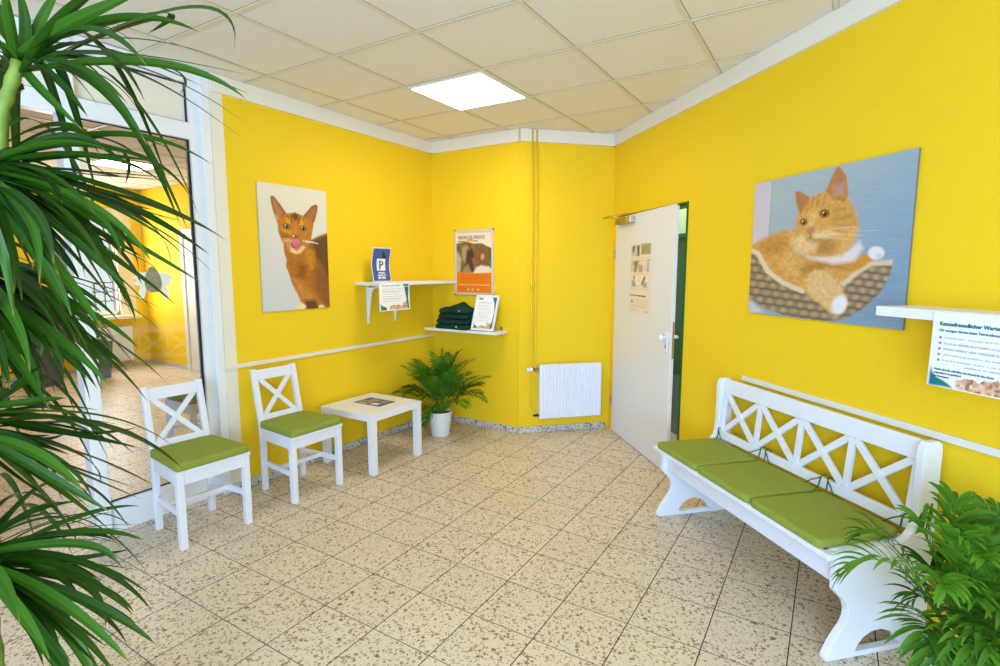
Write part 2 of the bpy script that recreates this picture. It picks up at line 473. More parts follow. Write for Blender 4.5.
# its far wall has a window opening
fw_s = [(-5.0, 3.12), (3.92, s1 + 0.1)]
fw = MB()
for a, b in fw_s: fw.box(a, b, 0, 0.15, 0, CEIL)
fw.box(3.12, 3.92, 0, 0.15, 0, 0.80).box(3.12, 3.92, 0, 0.15, 2.32, CEIL)
WF = Wall(58.19, n1)
struct(fw.build('wall_next_room_far', YEL, loc=WF.P(0, 0), rot=WF.rot))
wn = empty('window_3', WF.P(0, 0), WF.rot); struct(wn)
f = MB()
for a, b in ((3.12, 3.17), (3.39, 3.50), (3.87, 3.92)): f.box(a, b, 0.03, 0.10, 0.80, 2.32)
f.box(3.12, 3.92, 0.03, 0.10, 0.80, 0.86).box(3.12, 3.92, 0.03, 0.10, 2.27, 2.32).box(3.12, 3.92, 0.03, 0.10, 1.93, 1.98)
f.build('window_frame', ALU, wn, bevel=0.006)
cas = MB()
cas.box(3.04, 3.12, -0.012, 0.03, 0.74, 2.40).box(3.92, 4.14, -0.012, 0.03, 0.74, 2.40).box(3.12, 3.92, -0.012, 0.03, 2.32, 2.40)
cas.build('casing', CREAM, wn)
MB().box(3.02, 4.14, -0.16, 0.06, 0.75, 0.80).build('window_sill', WHITE2, wn, bevel=0.006)
lead = MB()
for x in (3.28, 3.62, 3.75): lead.box(x - 0.008, x + 0.008, 0.055, 0.07, 0.88, 1.30)
for z in (1.02, 1.16, 1.30): lead.box(3.17, 3.87, 0.055, 0.07, z - 0.008, z + 0.008)
lead.build('glazing_bar', GREYINK, wn)
MB().box(3.17, 3.87, 0.06, 0.064, 0.88, 2.24).build('pane', GLASS, wn)
# building across the yard, seen only as pale shapes through that window
ob = empty('neighbour_building', WF.P(3.2, -9.0), WF.rot, 'pale building seen through the window of the next room', 'building')
MB().box(-9, 9, 0, 1, 0, 3.2).build('facade', WHITE2, ob)
for k in range(8):
    MB().box(-7.6 + k * 2, -6.5 + k * 2, -0.03, 0.02, 0.9, 2.2).build('window', GREYINK, ob)
struct(MB().box(-9.6, -9.5, 0, 14, 0, CEIL).build('wall_next_room_side', YEL, loc=WL.d * -4.0, rot=R(-31.81)) if False else
       MB().box(-9.4, -3.5, -0.12, 0, 0, CEIL).build('wall_next_room_side', YEL, loc=WL.d * -4.6, rot=R(-31.81)))

# cornices
def cornice(W, a, b, name):
    return struct(MB().box(a, b, -0.022, 0.0, 2.612, CEIL + 0.004).build(name, CORN, loc=W.P(0, 0), rot=W.rot))
cornice(WL, 2.02, CLB, 'trim_3'); cornice(WB, -3.39, CBD, 'trim_4'); cornice(WD, sD0, CDR, 'trim_5'); cornice(WR, -4.66, 2.6, 'trim_6')
# dado rails
struct(MB().box(2.012, CLB, -0.014, 0.0, 0.843, 0.872).build('trim_7', CREAM, loc=WL.P(0, 0), rot=WL.rot, bevel=0.003))
struct(MB().box(-2.77, 2.6, -0.016, 0.0, 0.846, 0.876).build('trim_8', WHITE2, loc=WR.P(0, 0), rot=WR.rot, bevel=0.003))
# terrazzo skirting
def skirt(W, a, b, name):
    return struct(MB().box(a, b, -0.012, 0.0, 0.0, 0.057).build(name, SKIRT, loc=W.P(0, 0), rot=W.rot, bevel=0.002))
skirt(WL, 2.02, CLB, 'baseboard_left'); skirt(WB, -3.39, CBD, 'baseboard_back'); skirt(WD, sD0, CDR - 0.03, 'baseboard_alcove'); skirt(WR, DO1, 2.6, 'baseboard_right')
struct(MB().box(-9.28, -3.56, -0.012, 0, 0, 0.06).build('baseboard_next_room_back', SKIRT, loc=WL.d * s1, rot=R(-31.81)))
struct(MB().box(-5, s1, -0.012, 0, 0, 0.06).build('baseboard_next_room_far', SKIRT, loc=WF.P(0, 0), rot=WF.rot))

# glazed partition (white frames, glass) : local y 0 = its room face
GP = Wall(58.19, 3.425)
gp = struct(empty('window_1', GP.P(0, 0), GP.rot))
f = MB()
f.box(1.905, 2.02, 0, 0.07, 0, CEIL)              # jamb at the yellow wall
f.box(1.965, 2.02, -0.03, 0, 0, CEIL)
f.build('jamb', ALU, gp, bevel=0.004)
MB().box(1.235, 1.310, -0.02, 0.07, 0, CEIL).build('post', ALU, gp, bevel=0.006)
MB().box(0.05, 0.125, -0.02, 0.07, 0, CEIL).build('post', ALU, gp, bevel=0.006)
MB().box(-1.30, -1.22, -0.02, 0.07, 0, CEIL).build('post', ALU, gp, bevel=0.006)
for a, b in ((1.310, 1.905), (0.125, 1.235), (-1.22, 0.05)):
    MB().box(a, b, 0, 0.07, 2.635, CEIL).box(a, b, 0, 0.07, 2.300, 2.400).build('rail', ALU, gp, bevel=0.004)
    MB().box(a, b, 0.03, 0.045, 2.40, 2.635).build('transom_panel', CREAM, gp)
    g = MB()
    for z0, z1 in ((2.400, 2.635),):
        g.box(a, b, 0.024, 0.034, z0, z0 + 0.007).box(a, b, 0.024, 0.034, z1 - 0.009, z1).box(b - 0.011, b, 0.024, 0.034, z0, z1).box(a, a + 0.007, 0.024, 0.034, z0, z1)
    g.build('gasket', GASKET, gp)
for a, b in ((1.310, 1.905), (-1.22, 0.05)):
    MB().box(a, b, 0, 0.07, 0, 0.178).build('bottom_rail', ALU, gp, bevel=0.004)
    MB().box(a + 0.002, b - 0.002, 0.030, 0.036, 0.18, 2.298).build('pane', GLASS, gp)
    g = MB()
    g.box(a, b, 0.022, 0.030, 0.178, 0.186).box(a, b, 0.022, 0.030, 2.293, 2.300).box(b - 0.012, b, 0.022, 0.030, 0.178, 2.30).box(a, a + 0.008, 0.022, 0.030, 0.178, 2.30)
    g.build('gasket', GASKET, gp)
bee = empty('window_sticker', GP.P(1.64, -0.028, 1.435), GP.rot, 'white cut-out bee with grey body hanging on the glass', 'window decoration')
body = [(0.0, 0.105), (0.022, 0.09), (0.045, 0.04), (0.055, -0.01), (0.045, -0.055), (0.02, -0.075), (-0.02, -0.075), (-0.045, -0.055), (-0.055, -0.01), (-0.045, 0.04), (-0.022, 0.09)]
MB().prism(body, lambda p, q, t: (p, t, q), -0.0045, -0.0025).build('body', mat('bee_grey_card', srgb(150, 140, 118), 0.7, var=0.2, vscale=60), bee)
wing = mat('bee_white_card', srgb(238, 238, 228), 0.7)
for sx in (-1, 1):
    w = [(0.025, 0.06), (0.07, 0.062), (0.125, 0.035), (0.128, 0.018), (0.10, 0.008), (0.118, -0.008), (0.105, -0.028), (0.08, -0.030), (0.098, -0.075), (0.09, -0.115), (0.072, -0.125), (0.058, -0.10), (0.05, -0.07), (0.03, -0.04)]
    MB().prism([(p * sx, q) for p, q in w], lambda p, q, t: (p, t, q), -0.0015, -0.0005).build('wing', wing, bee)
ol = MB().tube([(0.0, -0.003, 0.10), (-0.004, -0.003, 0.16), (0.001, -0.003, 0.25)], 0.0015, 5)
ol.build('hanging_thread', wing, bee)
bee.scale = (0.88, 1, 0.88)

# ------------------------------------------------------------------ lights
def area(name, loc, rot, sx, sy, power, col):
    l = bpy.data.lights.new(name, 'AREA'); l.shape = 'RECTANGLE'; l.size = sx; l.size_y = sy; l.energy = power; l.color = col
    o = bpy.data.objects.new(name, l); C.objects.link(o); o.location = loc; o.rotation_euler = rot
    return o
area('added_rear_fill', (-0.6, -2.0, 1.42), (R(90), 0, 0), 3.3, 1.95, 255, (0.45, 0.70, 1.0))  # added cool fill from behind the viewer, no such source seen
area('added_corridor_fill', WR.P(-3.9, -0.36, 2.6), (0, 0, WR.rot), 1.6, 0.3, 24, (0.95, 0.98, 1.0))  # unseen fill added to brighten the gap beside the door
p = WF.P(3.52, -0.02, 1.6)
area('daylight_next_room_window', p, (R(90), 0, WF.rot + math.pi), 0.78, 1.4, 48, (1.0, 0.95, 0.88))
w = bpy.data.worlds.new('sky'); bpy.context.scene.world = w; w.use_nodes = True
nt = w.node_tree; bg = nt.nodes['Background']; bg.inputs[0].default_value = (0.80, 0.90, 1.0, 1); bg.inputs[1].default_value = 1.6

sc = bpy.context.scene
sc.view_settings.view_transform = 'Standard'; sc.view_settings.look = 'None'
sc.view_settings.exposure = 0.03; sc.view_settings.gamma = 1.0; sc.view_settings.use_curve_mapping = False

# ================================================================== DOOR, RADIATOR, PIPES
DA = R(-3.8)
dr = struct(empty('door_1', WR.P(-4.555, 0.016), WR.rot + DA))
lf = MB().box(0.0, 1.085, 0.012, 0.04, 0.006, 1.958).box(0.0, 1.105, 0.0, 0.014, 0.006, 1.966)
lf.build('leaf', DOORW, dr, bevel=0.002)
MB().box(1.084, 1.0865, 0.017, 0.037, 0.86, 1.13).build('lock_plate', BRASS, dr)
hd = MB().box(1.024, 1.066, -0.008, 0.0, 0.905, 1.055).build('handle_plate', WHITE, dr, bevel=0.003)
kb = MB()
kb.tube([(1.045, -0.006, 1.015), (1.045, -0.030, 1.015)], 0.010, 12)
kb.lathe([(0.0, -0.016), (0.014, -0.016), (0.024, -0.008), (0.027, 0.0), (0.024, 0.008), (0.014, 0.016), (0.0, 0.016)], 20)
nv = len(kb.v); k0 = nv - 7 * 20
kb.v[k0:] = [(1.045 + x, -0.046 + z, 1.015 + y) for x, y, z in kb.v[k0:]]
kb.build('knob', WHITE, hd, smooth=True)
MB().box(1.040, 1.050, -0.0092, -0.007, 0.935, 0.960).build('keyhole', DARKM, hd)
MB().tube([(1.045, 0.04, 1.015), (1.045, 0.085, 1.015), (1.02, 0.092, 1.015), (0.93, 0.092, 1.012)], 0.010, 10).build('lever_handle', WHITE, dr, smooth=True)
cl = MB().box(0.10, 0.33, -0.05, -0.001, 1.895, 1.948).build('door_closer', BRASS, dr, bevel=0.004)
MB().box(0.33, 0.42, -0.05, -0.001, 1.895, 1.948).build('end_cap', METAL, cl, bevel=0.004)
MB().bar((0.15, -0.025, 1.953), (-0.05, -0.10, 1.965), 0.014, 0.006).build('closer_arm', METAL, cl)
MB().bar((-0.05, -0.10, 1.972), (0.26, -0.012, 1.985), 0.014, 0.006).build('closer_arm', METAL, cl)
for z in (0.25, 1.60):
    MB().tube([(-0.006, -0.006, z), (-0.006, -0.006, z + 0.09)], 0.008, 10).build('hinge', METAL, dr)
fr = MB().box(DO1 - 0.018, DO1 + 0.004, -0.003, 0.152, 0, DZ).box(DO0, DO0 + 0.018, 0.06, 0.152, 0, DZ).box(DO0, DO1, 0.045, 0.152, DZ - 0.018, DZ)
struct(fr.build('door_1_frame', GREEN, loc=WR.P(0, 0), rot=WR.rot))
# corridor behind the door: a green glazed door in the opposite wall
oc = -0.5
zt = WR.px(683, 238, oc)[1]; zb = WR.px(681, 376, oc)[1]
d2 = struct(empty('door_2', WR.P(-5.2, oc), WR.rot))
MB().box(-1.3, 1.5, 0.0, 0.05, zb, zt).build('leaf', GREEN, d2)
MB().box(-1.3, 1.5, -0.05, 0.05, zt, zt + 0.035).build('rail', GREEN, d2)
MB().box(-1.3, 1.5, 0.01, 0.04, zt + 0.03, CEIL).build('upper_pane', PALEB, d2)
MB().box(-1.3, 1.5, 0.01, 0.04, 0, zb).build('lower_panel', GREYB, d2)
struct(MB().box(-6.6, -3.0, 0.56, 0.62, 0, CEIL).build('wall_corridor', WHITE2, loc=WR.P(0, 0), rot=WR.rot))

# radiator
rd = empty('radiator', WD.P(1.745, 0.055, 0.145), WD.rot, 'white ribbed flat panel radiator low on the yellow wall beside the door', 'radiator')
hw, hh = 0.300, 0.50
prof = [(-hw, 0.02), (-hw, -0.030), (-hw + 0.012, -0.036)]
n = 17; x0 = -hw + 0.026; pitch = (2 * hw - 0.052) / n
for k in range(n):
    a = x0 + k * pitch
    prof += [(a, -0.036), (a + pitch * 0.18, -0.036), (a + pitch * 0.32, -0.029), (a + pitch * 0.68, -0.029), (a + pitch * 0.82, -0.036)]
prof += [(hw - 0.012, -0.036), (hw, -0.030), (hw, 0.02)]
flat = [(p, (-0.036 if q < -0.03 else q)) for p, q in prof]
pm = MB().loft([[(p, q + 0.006, 0.0) for p, q in flat], [(p, q, 0.008) for p, q in flat], [(p, q, 0.03) for p, q in flat], [(p, q, 0.042) for p, q in prof], [(p, q, hh - 0.042) for p, q in prof],
                [(p, q, hh - 0.03) for p, q in flat], [(p, q, hh - 0.008) for p, q in flat], [(p, q + 0.006, hh) for p, q in flat]])
pm.build('panel', WHITE, rd)
g = MB()
for k in range(24):
    x = -hw + 0.02 + k * 0.0243
    g.box(x, x + 0.012, -0.028, 0.016, hh, hh + 0.003)
g.build('top_grille', WHITE, rd)
vv = MB().tube([(-hw - 0.045, 0.0, 0.46), (-hw + 0.02, 0.0, 0.46)], 0.012, 12)
vv.tube([(-hw - 0.028, 0.0, 0.47), (-hw - 0.028, 0.0, 0.43)], 0.010, 10)
valve = vv.build('valve', BRASS, rd, smooth=False)
th = MB().lathe([(0.0, 0.0), (0.013, 0.0), (0.017, 0.006), (0.019, 0.03), (0.019, 0.055), (0.015, 0.062), (0.0, 0.062)], 20)
th.v = [(-hw - 0.058 - z, x, 0.46 + y) for x, y, z in th.v]
th.build('thermostat_head', WHITE, valve, smooth=False)
tr = MB().lathe([(0.014, 0), (0.0145, 0.012)], 20); tr.v = [(-hw - 0.046 - z, x, 0.46 + y) for x, y, z in tr.v]
tr.build('collar', DARKM, valve)
MB().tube([(-hw - 0.05, 0.0, 0.03), (-hw + 0.02, 0.0, 0.03)], 0.011, 10).build('return_valve', DARKM, rd)
for x in (-0.2, 0.2):
    MB().box(x - 0.02, x + 0.02, 0.02, 0.055, 0.08, 0.42).build('wall_bracket', WHITE, rd)
PIPEY = mat('yellow_gloss_paint', srgb(240, 203, 34), 0.5)
def pipe(sx, path, label):
    t = empty('heating_pipe', WD.P(sx, 0.024, 0), WD.rot, label, 'pipe')
    MB().tube(path, 0.0075, 12).build('tube', PIPEY, t, smooth=True)
    MB().box(-0.012, 0.012, -0.010, 0.024, 1.36, 1.376).build('pipe_clip', PIPEY, t)
    rz = MB().lathe([(0.011, 0.0), (0.018, 0.0), (0.018, 0.006), (0.011, 0.006)], 16, (0, 0, CEIL - 0.008)); rz.build('ceiling_collar', WHITE2, t)
pipe(1.376, [(0, 0, CEIL - 0.002), (0, 0, 0.24), (0.004, -0.002, 0.22), (0.030, -0.026, 0.185), (0.036, -0.031, 0.175)], 'left yellow heating pipe running down past the radiator to its lower valve')
pipe(1.416, [(0, 0, CEIL - 0.002), (0, 0, 0.66), (0, -0.004, 0.64), (0, -0.031, 0.61)], 'right yellow heating pipe running down to the thermostat valve')

# ================================================================== PICTURES
# the Abyssinian cat on the left wall
def fur(p, mask, seed, amt, sx, sy):
    n = p.noise(sx, sy, seed) * 0.6 + p.noise(sx * 0.4, sy * 0.4, seed + 1) * 0.4
    f = 1 + amt * (n - 0.5) * 2
    p.c = p.c * (1 - mask[..., None]) + p.c * f[..., None] * mask[..., None]
k = 0.10512
A = lambda L: [(255 + x * k, 180 + y * k) for x, y in L]
B_ = lambda L: [(255 + x * k, 245 + y * k) for x, y in L]
p = Paint(190, 280, ((257, 183), (327, 191), (329, 307), (263, 312)))
p.grad((228, 220, 204), (205, 208, 216), np.clip((p.y - 195) / 115, 0, 1))
body = A([(545, 575), (600, 545), (690, 512), (730, 500)]) + B_([(730, 640), (470, 640), (430, 540), (400, 470), (350, 380), (330, 310), (290, 210), (298, 150), (275, 80), (270, -20)]) + A([(300, 560)])
mbody = p.polymask(body, 0.7)
p.mix(mbody, (176, 108, 38))
p.poly(A([(540, 590), (600, 552), (690, 518), (730, 505)]) + B_([(730, 330), (690, 330), (620, 190), (570, 120), (545, 20)]), (88, 62, 36), 3.0, 0.9)
p.poly(B_([(560, 200), (620, 190), (720, 340), (720, 600), (640, 560), (560, 400)]), (128, 80, 48), 4.0, 0.8)
p.poly(B_([(480, 30), (560, 60), (560, 220), (510, 240), (480, 160)]), (206, 138, 40), 2.5, 0.7)
p.poly(B_([(420, 180), (500, 200), (470, 330), (400, 310)]), (128, 72, 26), 3.0, 0.7)
p.poly(B_([(350, 330), (420, 340), (620, 560), (600, 600), (430, 520)]), (206, 142, 66), 3.0, 0.7)
p.poly(B_([(470, 530), (570, 520), (610, 620), (460, 620)]), (84, 50, 40), 2.0, 0.9)
p.ell(*B_([(425, 590)])[0], 5.5, 4.0, (236, 214, 180), 0.5); p.ell(*B_([(625, 588)])[0], 3.0, 2.2, (236, 214, 180), 0.5)
fur(p, mbody, 5, 0.30, 0.9, 1.6)
ear1 = A([(148, 175), (160, 162), (185, 172), (240, 240), (300, 330), (240, 410), (215, 425), (185, 350), (158, 250)])
ear2 = A([(603, 245), (585, 234), (545, 252), (500, 305), (455, 355), (545, 450), (575, 390), (600, 300)])
for e in (ear1, ear2): p.poly(e, (150, 88, 34), 0.5)
p.poly(A([(165, 190), (190, 200), (270, 330), (225, 390), (190, 320)]), (186, 122, 86), 1.0, 0.9)
p.poly(A([(585, 255), (545, 280), (490, 350), (545, 420), (585, 320)]), (178, 110, 74), 1.0, 0.9)
p.poly(A([(180, 330), (225, 370), (225, 410), (205, 390)]), (226, 180, 120), 0.8, 0.8)
head = A([(215, 415), (240, 372), (300, 328), (380, 320), (460, 345), (530, 385), (560, 440), (545, 520), (530, 600), (490, 660), (445, 700), (395, 714), (345, 700), (300, 655), (250, 590), (220, 500)])
mh = p.polymask(head, 0.6)
p.mix(mh, (188, 122, 44))
p.poly(A([(345, 345), (380, 318), (420, 345), (405, 395), (375, 400)]), (86, 66, 46), 1.2, 0.9)
for q in ([(310, 350), (330, 400)], [(345, 350), (350, 420)], [(430, 360), (415, 420)], [(470, 380), (445, 420)]):
    p.line(A(q), 1.1, (98, 58, 22), 0.9)
p.poly(A([(255, 470), (300, 500), (350, 500), (330, 540), (260, 520)]), (226, 160, 66), 1.5, 0.7)
p.poly(A([(300, 370), (330, 380), (340, 430), (300, 420)]), (232, 164, 58), 1.2, 0.8)
p.poly(A([(440, 380), (465, 395), (460, 440), (425, 440)]), (232, 164, 58), 1.2, 0.8)
p.poly(A([(365, 440), (400, 440), (410, 540), (360, 530)]), (206, 126, 48), 1.5, 0.8)
p.poly(A([(240, 500), (330, 525), (345, 560), (260, 570)]), (130, 78, 28), 1.4, 0.6)
p.poly(A([(270, 580), (360, 570), (400, 690), (330, 690)]), (222, 160, 92), 1.8, 0.7)
p.poly(A([(330, 690), (345, 640), (395, 690), (450, 630), (480, 650), (430, 705), (390, 716)]), (242, 204, 150), 1.2, 0.9)
fur(p, mh, 9, 0.22, 0.8, 1.2)
fur(p, mh, 15, 0.22, 0.35, 0.7); fur(p, mbody * (1 - mh), 17, 0.22, 0.4, 0.8)
for (x, y, r) in ((300, 452, 0.78), (458, 468, 0.75)):
    X, Y = A([(x, y)])[0]
    p.ell(X, Y, 4.3 * r, 3.2 * r, (62, 40, 18), 0.35, 0.15); p.ell(X, Y, 3.2 * r, 2.6 * r, (150, 140, 90), 0.4); p.ell(X + 0.3, Y + 0.1, 1.1, 2.0, (22, 18, 14), 0.4)
    p.ell(X - 0.9, Y - 0.9, 0.6, 0.5, (250, 250, 250), 0.5)
p.ell(*A([(382, 552)])[0], 3.2, 1.9, (150, 74, 58), 0.4); p.ell(*A([(366, 546)])[0], 0.8, 0.7, (255, 250, 245), 0.4)
p.poly(A([(340, 615), (380, 600), (430, 610), (420, 655), (385, 665), (350, 650)]), (58, 34, 30), 0.6)
p.ell(*A([(390, 610)])[0], 4.0, 4.6, (214, 120, 146), 0.4); p.ell(*A([(398, 640)])[0], 2.5, 2.6, (204, 104, 132), 0.5)
p.line(A([(455, 585), (520, 592), (600, 612)]), 1.1, (226, 214, 214), 0.85); p.line(A([(480, 600), (560, 600)]), 1.0, (236, 226, 226), 0.8)
p.line(A([(250, 570), (330, 575)]), 0.6, (240, 220, 190), 0.6); p.line(A([(260, 590), (340, 590)]), 0.5, (240, 220, 190), 0.6)
def canvas(W, s0, s1, z0, z1, thick, paint, label, edge):
    t = empty('cat_picture', W.P(s0, thick + 0.002, z0), W.rot, label, 'picture')
    MB().box(0, s1 - s0, 0.0015, thick, 0, z1 - z0).build('board', edge, t)
    paint.build('print', PRINT, s1 - s0, z1 - z0, t, (0, 0.0, 0))
canvas(WL, 2.308, 2.892, 1.209, 2.102, 0.010, p, 'tall print of a ruddy brown short-haired cat licking its nose', mat('pale_board_edge', srgb(205, 200, 190), 0.6))

# the ginger cat in a basket on the right wall
c = lambda L: [(730 + x * 0.30043, 140 + y * 0.30043) for x, y in L]
p = Paint(340, 256, ((753, 182), (918.5, 149), (907.5, 329), (749, 314)))
p.grad((172, 184, 190), (122, 152, 184), np.clip((p.x - 760) / 240 + (p.y - 160) / 260, 0, 1))
p.mix(p.noise(14, 1.2, 3) * 0.14, (196, 204, 214))
p.poly(c([(60, 140), (137, 130), (129, 330), (60, 360)]), (206, 194, 208), 1.2); p.line(c([(137, 135), (129, 320)]), 1.6, (150, 164, 170), 0.7)
bodyl = c([(64, 352), (100, 330), (140, 312), (185, 298), (215, 298), (205, 345), (240, 385), (330, 378), (430, 390), (500, 395), (480, 440), (420, 470), (400, 560), (330, 575), (240, 500), (150, 450), (95, 385)])
mbd = p.polymask(bodyl, 2.0); p.mix(mbd, (210, 156, 84))
p.poly(c([(95, 350), (150, 330), (190, 330), (170, 390), (120, 380)]), (186, 128, 60), 5, 0.7)
p.poly(c([(150, 380), (240, 400), (260, 440), (200, 450)]), (226, 178, 108), 5, 0.7)
p.poly(c([(230, 420), (330, 400), (410, 430), (330, 425), (250, 450)]), (164, 104, 40), 3, 0.6)
fur(p, mbd, 21, 0.24, 3.0, 2.0)
bl = c([(60, 362), (95, 372), (130, 440), (180, 478), (252, 508), (330, 560), (402, 540), (385, 470), (430, 437), (470, 405), (552, 398), (546, 440), (515, 505), (455, 562), (395, 597), (320, 606), (200, 590), (110, 560), (60, 522)])
mbk = p.polymask(bl, 1.0)
un = p.x + 0.25 * p.y; row = np.floor((p.y - 0.12 * p.x) / 7.6)
wv = np.sin((un + row * 5.0) / 11.0 * 2 * np.pi) * 0.5 + 0.5
gap = np.abs(((p.y - 0.12 * p.x) / 7.6) % 1 - 0.5) * 2
tone = np.clip(0.18 + 0.85 * (0.8 + 0.4 * (p.noise(3, 3, 88) - 0.5)) * (1 - gap ** 2) * (0.45 + 0.55 * wv), 0, 1)
p.c = p.c * (1 - mbk[..., None]) + (lin((74, 56, 42)) * (1 - tone[..., None]) + lin((190, 166, 138)) * tone[..., None]) * mbk[..., None]
p.poly(c([(60, 540), (75, 545), (120, 578), (60, 582)]), (205, 196, 206), 1.5)
p.line(c([(64, 366), (92, 376), (128, 438), (180, 475), (250, 504)]), 5.0, (222, 204, 172), 1.0, 1.5)
p.poly(c([(378, 476), (425, 436), (470, 404), (552, 396), (550, 414), (480, 420), (440, 446), (392, 488)]), (216, 192, 166), 1.2)
p.poly(c([(400, 410), (440, 385), (475, 372), (482, 400), (440, 432), (412, 436)]), (206, 144, 58), 1.5)
p.ell(*c([(496, 375)])[0], 8.2, 6.6, (226, 222, 232), 0.3); p.ell(*c([(506, 386)])[0], 3.0, 2.6, (196, 184, 196), 0.6, 0, 0.6)
p.poly(c([(240, 372), (330, 384), (400, 366), (440, 335), (452, 360), (425, 402), (350, 412), (270, 392)]), (224, 214, 220), 2.5)
lg = c([(255, 470), (290, 432), (330, 436), (375, 478), (402, 540), (388, 578), (350, 580), (318, 548), (270, 508)])
ml = p.polymask(lg, 1.6); p.mix(ml, (220, 182, 128)); fur(p, ml, 41, 0.2, 2.2, 2.2)
p.ell(*c([(378, 548)])[0], 7.5, 10.0, (232, 228, 238), 0.4, 0.4)
hd_ = c([(217, 290), (203, 335), (225, 372), (275, 388), (335, 390), (385, 382), (420, 345), (434, 290), (430, 250), (405, 200), (385, 186), (330, 162), (290, 178), (245, 212), (226, 250)])
mh = p.polymask(hd_, 2.2); p.mix(mh, (214, 160, 88))
for e, i_ in ((c([(216, 168), (234, 168), (268, 188), (255, 215), (236, 245), (222, 210)]), c([(226, 182), (250, 194), (238, 228)])),
              (c([(366, 86), (354, 92), (338, 125), (322, 170), (345, 195), (388, 205), (398, 180), (390, 120)]), c([(364, 104), (380, 130), (384, 180), (346, 178)]))):
    p.poly(e, (188, 122, 58), 0.9); p.poly(i_, (164, 112, 100), 2.0, 0.9)
p.poly(c([(345, 150), (384, 140), (386, 184), (350, 188)]), (196, 160, 146), 3, 0.55)
for q in ([(262, 200), (258, 232)], [(280, 190), (274, 222)], [(300, 182), (292, 220)], [(322, 178), (312, 212)]):
    p.line(c(q), 2.4, (176, 116, 56), 0.6, 2.6)
p.poly(c([(330, 215), (400, 220), (428, 280), (400, 330), (340, 260)]), (196, 142, 72), 5, 0.6)
p.poly(c([(262, 240), (300, 235), (290, 290), (262, 290)]), (232, 184, 118), 3, 0.7)
p.poly(c([(210, 330), (260, 320), (262, 372), (225, 368)]), (236, 206, 152), 4, 0.7)
p.poly(c([(262, 325), (330, 318), (380, 330), (350, 375), (290, 380)]), (160, 108, 56), 4, 0.6)
p.poly(c([(280, 308), (340, 300), (380, 308), (330, 326), (285, 330)]), (240, 212, 166), 2.5, 0.7)
fur(p, mh, 33, 0.18, 2.0, 2.4)
for (x, y, r) in ((248, 272, 2.7), (319, 244, 3.4)):
    X, Y = c([(x, y)])[0]
    p.ell(X, Y - 0.3, r * 1.45, r * 1.25, (84, 48, 24), 0.5); p.ell(X, Y, r, r * 0.95, (160, 122, 44), 0.4); p.ell(X + 0.2, Y, r * 0.62, r * 0.72, (24, 18, 12), 0.5); p.ell(X - r * 0.3, Y - r * 0.35, 0.8, 0.7, (250, 250, 250), 0.5)
p.poly(c([(257, 292), (285, 286), (288, 304), (272, 314), (259, 306)]), (196, 128, 104), 1.4)
p.line(c([(271, 312), (274, 324)]), 1.4, (136, 84, 54), 0.6, 1.5); p.line(c([(274, 324), (290, 332), (312, 330)]), 1.4, (150, 98, 60), 0.5, 1.8); p.line(c([(274, 324), (262, 332)]), 1.2, (150, 98, 60), 0.5, 1.5)
p.poly(c([(262, 338), (300, 342), (290, 372), (262, 368)]), (236, 206, 164), 3.5, 0.7)
p.poly(c([(330, 290), (400, 270), (430, 290), (420, 340), (380, 372), (350, 330)]), (226, 178, 110), 6, 0.55)
for q in ([(345, 262), (380, 262), (410, 250)], [(350, 280), (390, 284), (425, 276)], [(352, 236), (384, 226)], [(355, 300), (395, 308)]):
    p.line(c(q), 2.6, (178, 116, 54), 0.5, 3.2)
fur(p, mh, 71, 0.16, 0.8, 1.3); fur(p, mbd * (1 - mbk), 75, 0.14, 1.1, 0.9)
for q in ([(300, 312), (360, 292), (420, 288)], [(300, 316), (380, 312), (450, 318)], [(300, 320), (400, 330)], [(255, 320), (215, 372), (190, 400)], [(250, 316), (200, 350)]):
    p.line(c(q), 0.6, (244, 236, 226), 0.38)
p.line(c([(430, 302), (500, 300)]), 0.6, (214, 220, 228), 0.5)
canvas(WR, -2.745, -1.787, 1.258, 1.998, 0.009, p, 'large print of a ginger cat lounging in a woven basket', mat('grey_board_edge', srgb(128, 116, 112), 0.6))

# poster in a snap frame on the back wall
ps = empty('poster', WB.P(-3.108, 0.018, 1.265), WB.rot, 'framed poster with cream heading, photo and orange text block', 'poster')
pw, ph = 0.439, 0.610
f = MB()
for a, b, c_, d in ((0, pw, 0, 0.022), (0, pw, ph - 0.022, ph), (0, 0.022, 0.022, ph - 0.022), (pw - 0.022, pw, 0.022, ph - 0.022)):
    f.box(a, b, 0.0, 0.016, c_, d)
f.build('snap_frame', SILVER, ps, bevel=0.003)
for x in (0, pw):
    for z in (0, ph):
        MB().box(x - 0.008 if x else -0.004, x + 0.004 if x else 0.008, -0.002, 0.016, z - 0.008 if z else -0.004, z + 0.004 if z else 0.008).build('corner_cap', DARKM, ps, bevel=0.002)
p = Paint(110, 150, ((0, 0), (100, 0), (100, 138), (0, 138)))
p.fill((240, 220, 196))
ph_m = p.polymask([(0, 26), (12, 24), (30, 22), (52, 27), (72, 26), (84, 32), (100, 38), (100, 92), (0, 92)], 1.0)
p.mix(ph_m, (120, 104, 62)); fur(p, ph_m, 50, 0.55, 5, 6)
p.poly([(0, 40), (14, 60), (10, 92), (0, 92)], (216, 192, 160), 3, 0.8)
p.poly([(16, 36), (30, 30), (38, 40), (28, 70), (18, 66)], (196, 168, 130), 3, 0.7)
p.poly([(30, 40), (44, 38), (54, 52), (56, 76), (48, 90), (30, 90), (26, 66)], (70, 52, 42), 3, 0.9)
p.poly([(44, 60), (54, 54), (58, 76), (50, 84)], (170, 110, 92), 3, 0.7)
p.poly([(48, 44), (58, 36), (74, 34), (86, 44), (90, 62), (84, 74), (66, 74), (56, 64)], (142, 92, 58), 2, 0.95)
